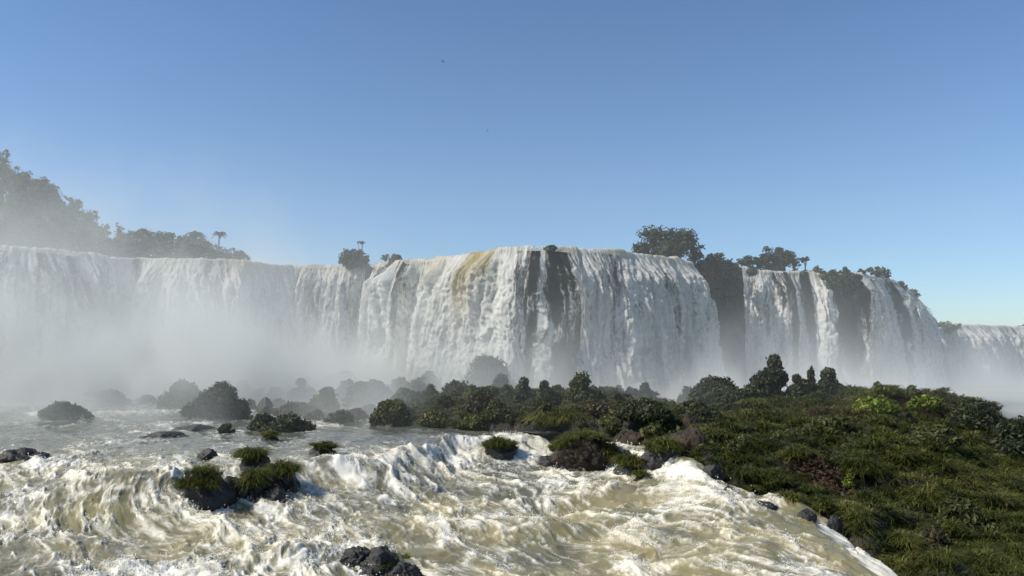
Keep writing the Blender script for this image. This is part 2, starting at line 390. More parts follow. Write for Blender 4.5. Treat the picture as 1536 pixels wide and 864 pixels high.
# ------------------------------------------------------------------ land: right-hand hill and the rocky island behind the rapids
_ctl = [(1060, 690, 57), (1110, 745, 52.5), (1170, 760, 50.5), (1225, 772, 49), (1300, 850, 45), (1400, 900, 42), (1536, 930, 40), (1750, 930, 42),
        (1120, 700, 58), (1200, 705, 57), (1250, 735, 54), (1300, 720, 57), (1400, 720, 58), (1420, 790, 52), (1500, 800, 52), (1200, 650, 66),
        (1300, 655, 67), (1420, 650, 68), (1300, 612, 76), (1400, 604, 78), (1450, 608, 78), (1536, 650, 76), (1536, 720, 66), (1700, 760, 66), (1700, 700, 90),
        (1200, 606, 80), (1120, 612, 82), (1060, 640, 74), (1040, 625, 84), (1260, 598, 84), (1536, 660, 92), (1380, 625, 95), (1200, 625, 98), (1050, 615, 104)]
_cw = np.array([W(*c) for c in _ctl])
_mid = np.array([(x, y, -8.35) for x, y in ((-11, 84), (-6, 80), (0, 76), (4, 76), (8, 72), (12, 68), (14, 64), (-10, 95), (-3, 92), (4, 88), (10, 84), (-6, 106), (4, 104), (12, 98))])
_mid[:, 2] += np.array([.2, .4, .4, .6, .8, .8, .6, 1.0, 1.4, 1.5, 1.3, .5, .8, 1.0])
_P = np.concatenate([_cw, _mid])
def _tps(r): return np.where(r > 1e-9, r * r * np.log(r + 1e-9), 0)
_A = _tps(np.linalg.norm(_P[:, None, :2] - _P[None, :, :2], axis=-1)) + np.eye(len(_P)) * 6.0
_Q = np.concatenate([np.ones((len(_P), 1)), _P[:, :2]], 1)
_sol = np.linalg.solve(np.block([[_A, _Q], [_Q.T, np.zeros((3, 3))]]), np.concatenate([_P[:, 2], np.zeros(3)]))
# outline of the land in plan
_out = [W(1062, 712, 54.5)[:2], W(1110, 748, 52)[:2], W(1170, 764, 50)[:2], (20.4, 48.6), (21.2, 44), (21.6, 38), (24, 30), (60, 30), (80, 60), (70, 110), (10, 112), (-9, 108),
        (-16.5, 98), (-15.5, 88), (-12.2, 79.5), (-6, 77), (-1, 76), (4.5, 70.5), (8, 68), (11.2, 66), (12.2, 60), (13.2, 57)]
_out = np.array(_out)
def poly_sd(x, y, P):
    d = np.full(x.shape, 1e9); inside = np.zeros(x.shape, bool)
    for i in range(len(P)):
        a, b = P[i], P[(i + 1) % len(P)]
        e = b - a; t = np.clip(((x - a[0]) * e[0] + (y - a[1]) * e[1]) / (e @ e), 0, 1)
        d = np.minimum(d, np.hypot(x - a[0] - t * e[0], y - a[1] - t * e[1]))
        c = ((a[1] > y) != (b[1] > y))
        with np.errstate(divide='ignore', invalid='ignore'):
            inside ^= c & (x < (b[0] - a[0]) * (y - a[1]) / (b[1] - a[1] + 1e-12) + a[0])
    return np.where(inside, d, -d)
def land_z(x, y):
    x = np.asarray(x, float); y = np.asarray(y, float)
    sh = x.shape; xf, yf = x.ravel(), y.ravel()
    z = _sol[-3] + _sol[-2] * xf + _sol[-1] * yf
    for i in range(len(_P)):
        z = z + _sol[i] * _tps(np.hypot(xf - _P[i, 0], yf - _P[i, 1]))
    hl = sstep(12, 20, xf)
    z = z + (0.5 + 0.35 * hl) * fbm(xf * 0.22, yf * 0.22, 0, 2, 3) + 0.9 * billow(xf * 0.30, yf * 0.30, 3, 9) - 0.3
    sd_ = poly_sd(xf, yf, _out)
    base = np.minimum(river_base(xf, yf), 0)
    k = sstep(-1.2, 1.6, sd_ + 0.8 * noise(xf * 0.5, yf * 0.5, 0, 4))
    z = np.where(sd_ < -2.2, base - 3.0, (base - 2.0) * (1 - k) + z * k)
    return z.reshape(sh)
def build_water():
    build_river(); build_spray()
build_water()
def build_land():
    ny, nx = 330, 420
    y = 1 / np.linspace(1 / 29.0, 1 / 116.0, ny); k = np.linspace(-0.22, 0.95, nx)
    Y = np.repeat(y[:, None], nx, 1); X = Y * k[None, :]
    Z = land_z(X, Y)
    mb = MB(); mb.add(np.stack([X, Y, Z], -1).reshape(-1, 3), grid_faces(ny, nx))
    tag(mb.build("hill_ground", M_soil, smooth=True), "dark rocky soil of the green mound and low island beside the rapids", "ground", kind='structure')
    mb = MB(); s = 3000.0
    mb.add([(-s, -400, -19), (s, -400, -19), (s, 5000, -19), (-s, 5000, -19)], [(0, 1, 2, 3)])
    tag(mb.build("ground", M_ground), "dark ground under the river and far country", "ground", kind='structure')
build_land()

# ------------------------------------------------------------------ cliff, plateau and waterfalls
def dz(py, zt=18.0): return zt * F / (HZ - py)
LIP = [(-260, 366), (-120, 366), (0, 370), (60, 373), (130, 380), (210, 388), (290, 388), (380, 392), (440, 398), (510, 397), (560, 396), (600, 391), (640, 388),
       (700, 380), (760, 371), (820, 369), (860, 372), (930, 376), (970, 381), (1010, 386), (1036, 391)]
LIP = [(a, b, dz(b)) for a, b in LIP]
GAP = [(1052, 396, 163), (1075, 397, 169), (1105, 401, 171)]
SEC = [(1112, 401, 171), (1160, 405, 171), (1200, 406, 172), (1240, 412, 172), (1285, 409, 176), (1335, 418, 186), (1362, 434, 200), (1385, 460, 222)]
FAR = [(1398, 494, 262), (1440, 487, 275), (1480, 488, 280), (1536, 490, 288), (1620, 490, 300), (1750, 488, 320)]
def path(pts, step):
    P = np.array([W(*p) for p in pts]); pxs = np.array([p[0] for p in pts], float)
    d = np.concatenate([[0], np.cumsum(np.hypot(*np.diff(P[:, :2], axis=0).T))])
    n = int(d[-1] / step) + 2; u = np.linspace(0, d[-1], n)
    q = np.stack([np.interp(u, d, P[:, i]) for i in range(3)], 1)
    k = max(1, int(3.0 / step)); ker = np.hanning(2 * k + 3); ker /= ker.sum()
    for i in range(3):
        e = np.concatenate([q[0, i] + (q[0, i] - q[k + 1:0:-1, i]), q[:, i], q[-1, i] + (q[-1, i] - q[-2:-k - 3:-1, i])])
        q[:, i] = np.convolve(e, ker, 'valid')[:n]
    t = np.gradient(q[:, :2], axis=0); t /= np.linalg.norm(t, axis=1)[:, None]
    nrm = np.stack([t[:, 1], -t[:, 0]], 1)                 # towards the viewer side
    return u, q, nrm, np.interp(u, d, pxs)
def build_fall(name, pts, dens, label, zb=-10.5, step=0.15, v0=3.0, seed=0, tints=()):
    u, q, nrm, px = path(pts, step)
    H = q[:, 2] - zb
    vt = np.concatenate([np.linspace(-1, 0, 26)[:-1], np.linspace(0, 1, int(28 / step))])
    U, V = np.meshgrid(u, vt, indexing='ij')
    back = np.clip(-V, 0, 1) * 14.0; fv = np.clip(V, 0, 1)
    fall = fv * H[:, None]                                  # metres fallen
    out = 0.35 * v0 * np.sqrt(fall + 0.001) * (1 + 0.18 * noise(U * 0.12, U * 0, 0, seed + 2)) + 0.02
    tt = np.sqrt(fall / 4.9)
    g = sstep(0, 6, fall)
    wu = U + 0.7 * fbm(U * 0.5, fall * 0.2, 0, 2, seed + 5)
    wf = fall + 1.2 * fbm(U * 0.5, fall * 0.35, 0, 2, seed + 6)
    col = fbm(wu * 0.16, fall * 0.015, 0, 2, seed + 7)      # broad ribs
    c2 = billow(wu * 0.30, wf * 0.035, 2, seed + 8)
    puff = billow(wu * 0.50, wf * 0.08, 3, seed + 9, 0.55)
    p2 = billow(wu * 1.45, wf * 0.30, 3, seed + 10, 0.6)
    p3 = fbm(wu * 2.6, wf * 1.1, 0, 3, seed + 20, 0.6)
    disp = (0.3 + 0.7 * g) * 0.55 * p3 + (0.15 + g) * (2.2 * col + 2.0 * noise(wu * 0.24, wf * 0.03, 0, seed + 31) + 1.2 * c2 + 0.75 * puff * (0.4 + 0.6 * g)) + (0.3 + 0.7 * g) * 0.50 * p2 - 0.5
    lipn = 0.30 * noise(U * 0.35, U * 0, 0, seed + 11) + 0.22 * noise(U * 1.2, back * 0.8, 0, seed + 12) + 0.14 * noise(U * 3.1, back * 2.2 + fall, 0, seed + 13)
    o_ = out + disp * sstep(0, 1.5, fall) - back
    X = q[:, 0, None] + nrm[:, 0, None] * o_
    Y = q[:, 1, None] + nrm[:, 1, None] * o_
    Z = q[:, 2, None] - fall + lipn * sstep(5, 0, fall) - 0.25 * sstep(1.5, 0, back) * 0 + 0.5 * disp * g * 0.4
    pj = px[:, None] + 7 * fbm(U * 0.5, fall * 0.12, 0, 3, seed + 18) + (px[:, None] - px.mean()) * 0
    D = np.interp(pj.ravel(), *np.array(dens).T).reshape(pj.shape) * 0.88 + 0.58 * fbm(U * 0.42, fall * 0.035, 0, 4, seed + 14) + 0.14 * sstep(0.8, 0, fall) + 0.16 * (puff - 0.4)
    D = D + 0.15 * sstep(8, 24, fall)
    tn = np.zeros_like(U)
    for a, w, hgt, s in tints:
        tn = np.maximum(tn, s * np.exp(-((px[:, None] - a) / w) ** 2) * sstep(hgt, hgt * 0.25, fall + 1.5 * noise(U * 1.1, fall * 0.15, 0, seed + 15)))
    tn = np.maximum(tn, 0.35 * sstep(3.5, 0, fall) * sstep(-0.2, 0.5, noise(U * 0.3, U * 0, 0, seed + 16)))
    mb = MB(); mb.add(np.stack([X, Y, Z], -1).reshape(-1, 3), grid_faces(len(u), len(vt)))
    flow = np.stack([wu, fall - back, 0 * U], -1).reshape(-1, 3)
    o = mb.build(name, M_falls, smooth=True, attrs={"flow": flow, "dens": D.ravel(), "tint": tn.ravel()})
    return tag(o, label, "waterfall", kind='structure')
DM = [(-260, .9), (0, .7), (15, .6), (30, .85), (85, .85), (100, .3), (112, .35), (122, .9), (185, .8), (203, .5), (216, 1), (395, 1), (412, .8), (430, .9), (470, .72), (500, .72),
      (515, .95), (527, .55), (543, .9), (556, .45), (566, .35), (574, .75), (590, .45), (602, .8), (613, .5), (625, .85), (645, .98), (700, 1), (760, .95), (776, .8), (785, .55), (795, .65), (804, .18),
      (815, .8), (826, .12), (840, .24), (852, .85), (866, .82), (880, .92), (1036, .92)]
DS = [(1105, .3), (1112, .95), (1150, .9), (1158, .35), (1166, .65), (1176, .3), (1190, .85), (1202, .5), (1207, .1), (1214, .9), (1230, .75), (1237, .05), (1244, .35), (1250, .2), (1260, .5), (1272, .2), (1281, .2),
      (1288, .75), (1300, .7), (1322, .9), (1333, .15), (1340, .6), (1352, .2), (1360, .7), (1375, .4), (1385, .7), (1400, .6)]
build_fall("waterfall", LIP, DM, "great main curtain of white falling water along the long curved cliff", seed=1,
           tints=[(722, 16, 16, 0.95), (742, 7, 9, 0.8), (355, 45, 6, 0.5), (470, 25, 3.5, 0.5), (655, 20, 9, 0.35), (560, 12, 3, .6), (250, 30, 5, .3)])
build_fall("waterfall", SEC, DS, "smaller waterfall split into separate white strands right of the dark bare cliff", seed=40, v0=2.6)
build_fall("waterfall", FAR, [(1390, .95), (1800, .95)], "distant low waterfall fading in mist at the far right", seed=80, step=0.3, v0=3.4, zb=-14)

def build_cliff():
    pts = LIP + GAP + SEC + FAR
    u, q, nrm, px = path(pts, 0.5)
    nv = 70; v = np.linspace(0, 1, nv)
    U, V = np.meshgrid(u, v, indexing='ij')
    H = (q[:, 2] + 0.0 + 14)[:, None]
    gap = sstep(1040, 1050, px) * sstep(1113, 1103, px)
    gap = gap[:, None]
    o_ = -0.9 + 0.9 * ridged(U * 0.25, V * 5, 3, 91) * (0.5 + 0.9 * gap) + 0.7 * np.floor(V * 6 + 0.8 * noise(U * 0.2, V * 3, 0, 97)) * 0.35 * (0.4 + gap) + 0.5 * fbm(U * 0.8, V * 24, 0, 3, 98) - 0.8 - (0.6 + 1.3 * gap) * np.abs(noise(U * 0.12, U * 0, 0, 93)) + V * (1.2 + 5 * gap) - 0.5 * sstep(0.08, 0, V)
    X = q[:, 0, None] + nrm[:, 0, None] * o_; Y = q[:, 1, None] + nrm[:, 1, None] * o_
    Z = q[:, 2, None] - 0.45 - V * H + 0.25 * noise(U * 0.7, V * 9, 0, 95)
    mb = MB(); mb.add(np.stack([X, Y, Z], -1).reshape(-1, 3), grid_faces(len(u), nv))
    tag(mb.build("cliff", M_cliff, smooth=True), "dark wet basalt cliff behind and between the falls", "cliff", kind='structure')
    s = np.concatenate([[0], np.geomspace(0.02, 12, 24)])
    X = (q[:, 0, None] - nrm[:, 0, None] * 1.8) + (q[:, 0, None]) * s
    Y = (q[:, 1, None] - nrm[:, 1, None] * 1.8) + (q[:, 1, None]) * s
    Z = q[:, 2, None] - 0.6 - 0 * s + 0.02 * s
    mb = MB(); mb.add(np.stack([X, Y, Z], -1).reshape(-1, 3), grid_faces(len(u), len(s)))
    tag(mb.build("plateau_ground", M_ground, smooth=True), "plateau above the falls", "ground", kind='structure')
build_cliff()

# ------------------------------------------------------------------ plant and rock builders
def leaves(mb, pts, nrm, size, elong=1.6, droop=0.0, spread=0.8, var=None):
    n = len(pts)
    r = rng.normal(size=(n, 3)); nn = nrm + spread * r; nn /= np.linalg.norm(nn, axis=1)[:, None]
    a = rng.normal(size=(n, 3)); a[:, 2] -= droop * 2
    a -= (a * nn).sum(1)[:, None] * nn; a /= np.linalg.norm(a, axis=1)[:, None] + 1e-9
    b = np.cross(nn, a)
    s = size * rng.uniform(0.6, 1.35, n)[:, None]
    L = a * s * elong * 0.5; B = b * s * 0.5
    v = np.stack([pts - L, pts + B * 0.9, pts + L, pts - B * 0.9], 1).reshape(-1, 3)
    f = np.arange(n * 4).reshape(-1, 4)
    if var is None: var = rng.uniform(0, 1, n) ** 1.3
    mb.add(v, f, np.repeat(var, 4))
def lobe_surface(lobes, n, inner=0.78):
    vol = np.array([(l[3] * l[4] + l[3] * l[5] + l[4] * l[5]) for l in lobes]); pr = vol / vol.sum()
    idx = rng.choice(len(lobes), n, p=pr)
    Lb = np.array(lobes)[idx]
    d = rng.normal(size=(n, 3)); d /= np.linalg.norm(d, axis=1)[:, None]
    rad = (rng.uniform(inner, 1.05, n) + 0.10 * rng.exponential(0.6, n))[:, None]
    lump = 1 + 0.24 * noise(d[:, 0] * 2.6 + Lb[:, 0], d[:, 1] * 2.6 + Lb[:, 1], d[:, 2] * 2.6 + Lb[:, 2])[:, None]
    p = Lb[:, :3] + d * Lb[:, 3:6] * rad * lump
    nr = d / Lb[:, 3:6]; nr /= np.linalg.norm(nr, axis=1)[:, None]
    keep = np.ones(n, bool)
    for l in lobes:
        q = (p - np.array(l[:3])) / np.array(l[3:6]); keep &= (q ** 2).sum(1) > 0.5
    return p[keep], nr[keep]
def cores(mb, lobes, k=0.80, sub=3, var=0.25, seed=0):
    v, f = ico(sub)
    for i, l in enumerate(lobes):
        c = np.array(l[:3]); r = np.array(l[3:6])
        d = 1 + 0.22 * fbm(v[:, 0] * 2 + i + seed, v[:, 1] * 2, v[:, 2] * 2 + c[0], 3)
        mb.add(c + v * r * k * d[:, None], f, var + 0.3 * noise(v[:, 0] * 5, v[:, 1] * 5, v[:, 2] * 5 + i))
def blades(mb, base, az_, L, lean, width, var=None, segs=4, gravity=0.9):
    n = len(base)
    dx, dy = np.cos(az_), np.sin(az_)
    t = np.linspace(0, 1, segs + 1)
    h = (np.sin(lean)[:, None] * t + 0.25 * gravity * t ** 2) * L[:, None]
    z = (np.cos(lean)[:, None] * t - gravity * 0.75 * t ** 2.2) * L[:, None]
    P = base[:, None, :] + np.stack([dx[:, None] * h, dy[:, None] * h, z], -1)
    w = width[:, None] * (1 - t ** 1.6 * 0.92)[None, :] * 0.5
    ps = az_ + rng.uniform(0.7, 2.4, n)
    S = np.stack([np.cos(ps), np.sin(ps), 0 * ps], -1)[:, None, :] * w[..., None]
    v = np.stack([P - S, P + S], 2).reshape(n, -1, 3)
    m = (segs + 1) * 2
    k = np.arange(segs)
    f0 = np.stack([2 * k, 2 * k + 1, 2 * k + 3, 2 * k + 2], 1)
    f = (f0[None] + (np.arange(n) * m)[:, None, None]).reshape(-1, 4)
    if var is None: var = rng.uniform(0, 1, n)
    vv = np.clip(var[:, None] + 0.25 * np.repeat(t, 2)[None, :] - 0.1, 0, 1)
    mb.add(v.reshape(-1, 3), f, vv.ravel())
def tussock(mb, c, r, n, L, width, bright=0.0, up=0.5, up_min=0.1):
    a = rng.uniform(0, 2 * math.pi, n); rr = r * 0.55 * np.sqrt(rng.uniform(0, 1, n))
    base = np.stack([c[0] + rr * np.cos(a), c[1] + rr * np.sin(a), c[2] + 0 * a + 0.0], 1)
    az_ = a + rng.normal(0, 0.5, n)
    blades(mb, base, az_, L * rng.uniform(0.55, 1.15, n), np.clip(up_min + up * rng.uniform(0.1, 1.6, n), 0, 1.4), width * rng.uniform(0.7, 1.3, n),
           np.clip(rng.uniform(0, 0.8, n) + bright, 0, 1))
def rock_arrays(c, r, sub=4, seed=0, planes=14, rough=0.12):
    rs = np.random.default_rng(seed + 100)
    v, f = ico(sub)
    gi = np.arange(planes) + 0.5; ph = np.arccos(1 - 2 * gi / planes); th = math.pi * (1 + 5 ** 0.5) * gi + seed
    nn = np.stack([np.cos(th) * np.sin(ph), np.sin(th) * np.sin(ph), np.cos(ph)], 1) + rs.normal(0, 0.28, (planes, 3))
    nn /= np.linalg.norm(nn, axis=1)[:, None]
    d = rs.uniform(0.70, 0.92, planes)
    q = v @ nn.T
    with np.errstate(divide='ignore'):
        k = np.where(q > 0.05, d / np.maximum(q, 0.05), 9)
    rad = np.minimum(k.min(1), 1.05)
    rad = rad * (1 + rough * fbm(v[:, 0] * 2.5 + seed, v[:, 1] * 2.5, v[:, 2] * 2.5, 5, seed, 0.6) - 0.35 * rough * sstep(0.16, 0.0, np.abs(noise(v[:, 0] * 2.2 + seed, v[:, 1] * 2.2, v[:, 2] * 3.0, seed + 7))))
    return np.array(c) + v * np.array(r) * rad[:, None], f
def limb(mb, p0, p1, r0, r1, seg=5, sides=7, bend=0.0):
    p0, p1 = np.array(p0, float), np.array(p1, float)
    t = np.linspace(0, 1, seg + 1)
    ax = p1 - p0; L = np.linalg.norm(ax); ax /= L
    s = np.cross(ax, (0, 1, 0.01)); s /= np.linalg.norm(s); b = np.cross(ax, s)
    off = bend * L * np.sin(t * math.pi)
    P = p0 + (p1 - p0) * t[:, None] + s * off[:, None]
    a = np.linspace(0, 2 * math.pi, sides, endpoint=False)
    R = r0 + (r1 - r0) * t
    v = P[:, None] + (np.cos(a)[None, :, None] * s + np.sin(a)[None, :, None] * b) * R[:, None, None]
    f = []
    for i in range(seg):
        for j in range(sides):
            f.append((i * sides + j, i * sides + (j + 1) % sides, (i + 1) * sides + (j + 1) % sides, (i + 1) * sides + j))
    mb.add(v.reshape(-1, 3), f)

def mound_lobes(w, h, n, seed, flat=0.6, top=None):
    """lobes of a rounded bush mound of width w and height h, origin at its base"""
    rs = np.random.default_rng(seed)
    L = [(rs.uniform(-.06, .06) * w, 0, h * 0.30, w * 0.36, w * 0.32, h * 0.38)]
    n = int(n * 1.5)
    for i in range(n):
        a = rs.uniform(0, 2 * math.pi); k = rs.uniform(0.15, 1)
        x = math.cos(a) * w * 0.30 * k; y = math.sin(a) * w * 0.26 * k
        zz = h * (0.84 - 0.50 * k ** 1.5) * rs.uniform(0.62, 1.08)
        r = w * rs.uniform(0.08, 0.20)
        L.append((x, y, zz, r, r, min(r * rs.uniform(0.8, 1.1), h * 0.35)))
    if top is not None:
        L.append((top * w, 0, h * 0.78, w * 0.22, w * 0.2, h * 0.24))
    for i in range(4):
        s = -1 if i % 2 else 1
        L.append((s * w * rs.uniform(0.25, 0.38), rs.uniform(-.2, .1) * w, h * rs.uniform(0.14, 0.3), w * 0.16, w * 0.16, h * 0.22))
    return L
def surf(x, y): return np.maximum(river_base(x, y), land_z(x, y))
def shrub(px, base, w, h, label, mat=None, seed=0, D=None, group="leafy shrubs on the rocky islets", top=None, rock=True, name="leafy_shrub", cat="shrub", leaf=None, n=None, lobes=8, droop=0.5, kzoom=1.0):
    if D is None: X, Y, Z = hit(px, base, surf)
    else: X, Y, Z = W(px, base, D)
    k = Y / F
    t = thing(name, label, cat, (X, Y, Z), group)
    ww, hh = w * k, h * k
    L = mound_lobes(ww, hh, lobes, seed, top=top)
    leaf = leaf or max(0.16, Y * 0.0029)
    area = 2.2 * ww * hh + ww * ww
    n = n or int(min(15000, max(700, 6.5 * area / leaf ** 2)))
    mb = MB(); cores(mb, L, 0.74, seed=seed)
    p, nr = lobe_surface(L, n, 0.74)
    keep = p[:, 2] > -0.3; p, nr = p[keep], nr[keep]
    leaves(mb, p, nr, leaf, 1.7, droop, 0.7)
    mb.build("foliage", mat or M_leafd, t)
    on_land = float(land_z(np.array([X]), np.array([Y]))[0]) > float(river_base(np.array([X]), np.array([Y]))[0]) + 0.1
    if rock and not on_land:
        mb = MB(); v, f = rock_arrays((0, 0.1, -0.1), (ww * 0.5, ww * 0.42, hh * 0.32), 3, seed); mb.add(v, f)
        mb.build("rock", M_rock, t)
    return t
def grass_islet(px, base, w, h, label, seed=0, D=None, group="grass tufts growing on river rocks", rockc=None, rockh=0.5, bright=0.0, L=None, name="grass_tuft", nb=None, spread=0.9, cat="grass tuft", width=None):
    if D is None: X, Y, Z = hit(px, base)
    else: X, Y, Z = W(px, base, D)
    k = Y / F; ww, hh = w * k, h * k
    t = thing(name, label, cat, (X, Y, Z), group)
    rs = np.random.default_rng(seed)
    rh = hh * rockh
    if rockh > 0:
        mb = MB(); v, f = rock_arrays((0, 0, rh * 0.15), (ww * 0.50, ww * 0.42, rh * 0.85), 4, seed, rough=0.25); mb.add(v, f)
        for i in range(3):
            v, f = rock_arrays((rs.uniform(-.4, .4) * ww, rs.uniform(-.3, .1) * ww, 0), (ww * .16, ww * .14, rh * .4), 3, seed + i + 5); mb.add(v, f)
        mb.build("rock", rockc or M_rock, t)
    mb = MB(); nt_ = int(1.6 * nb) if nb else max(8, int(ww * 7)); LL = L or max(0.55, hh * 0.55); wd = width or max(0.035, Y * 0.0010)
    for i in range(nt_):
        a = rs.uniform(0, 2 * math.pi); q = math.sqrt(rs.uniform(0, 1)) * spread
        x, y = math.cos(a) * q * ww * 0.42, math.sin(a) * q * ww * 0.34
        z = (hh - LL * 0.50) * (1 - 0.45 * q ** 2) * rs.uniform(0.85, 1.05)
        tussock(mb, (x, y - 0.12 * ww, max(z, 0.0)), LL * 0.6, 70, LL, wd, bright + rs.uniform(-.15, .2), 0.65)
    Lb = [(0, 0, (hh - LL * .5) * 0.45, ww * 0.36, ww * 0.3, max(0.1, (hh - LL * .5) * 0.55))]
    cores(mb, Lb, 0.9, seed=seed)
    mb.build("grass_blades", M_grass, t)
    return t
def rock(px, base, w, h, label, seed=0, mat=None, D=None, name="river_rock", group="bare wet rocks in the rapids", lumps=2, sub=5, planes=14, pointy=False):
    if D is None: X, Y, Z = hit(px, base)
    else: X, Y, Z = W(px, base, D)
    k = Y / F; ww, hh = w * k, h * k
    rs = np.random.default_rng(seed); mb = MB()
    v, f = rock_arrays((0, 0, 0), (ww * 0.55, ww * 0.45, hh * 1.25), sub, seed, planes, 0.2); mb.add(v, f)
    for i in range(lumps):
        v, f = rock_arrays((rs.uniform(-.42, .42) * ww, rs.uniform(-.25, .1) * ww, 0), (ww * .25, ww * .22, hh * rs.uniform(.4, .85)), 4, seed + i + 3, rough=.25); mb.add(v, f)
    o = mb.build(name, mat or M_rock, smooth=False); o.location = (X, Y, Z)
    return tag(o, label, "rock", group)

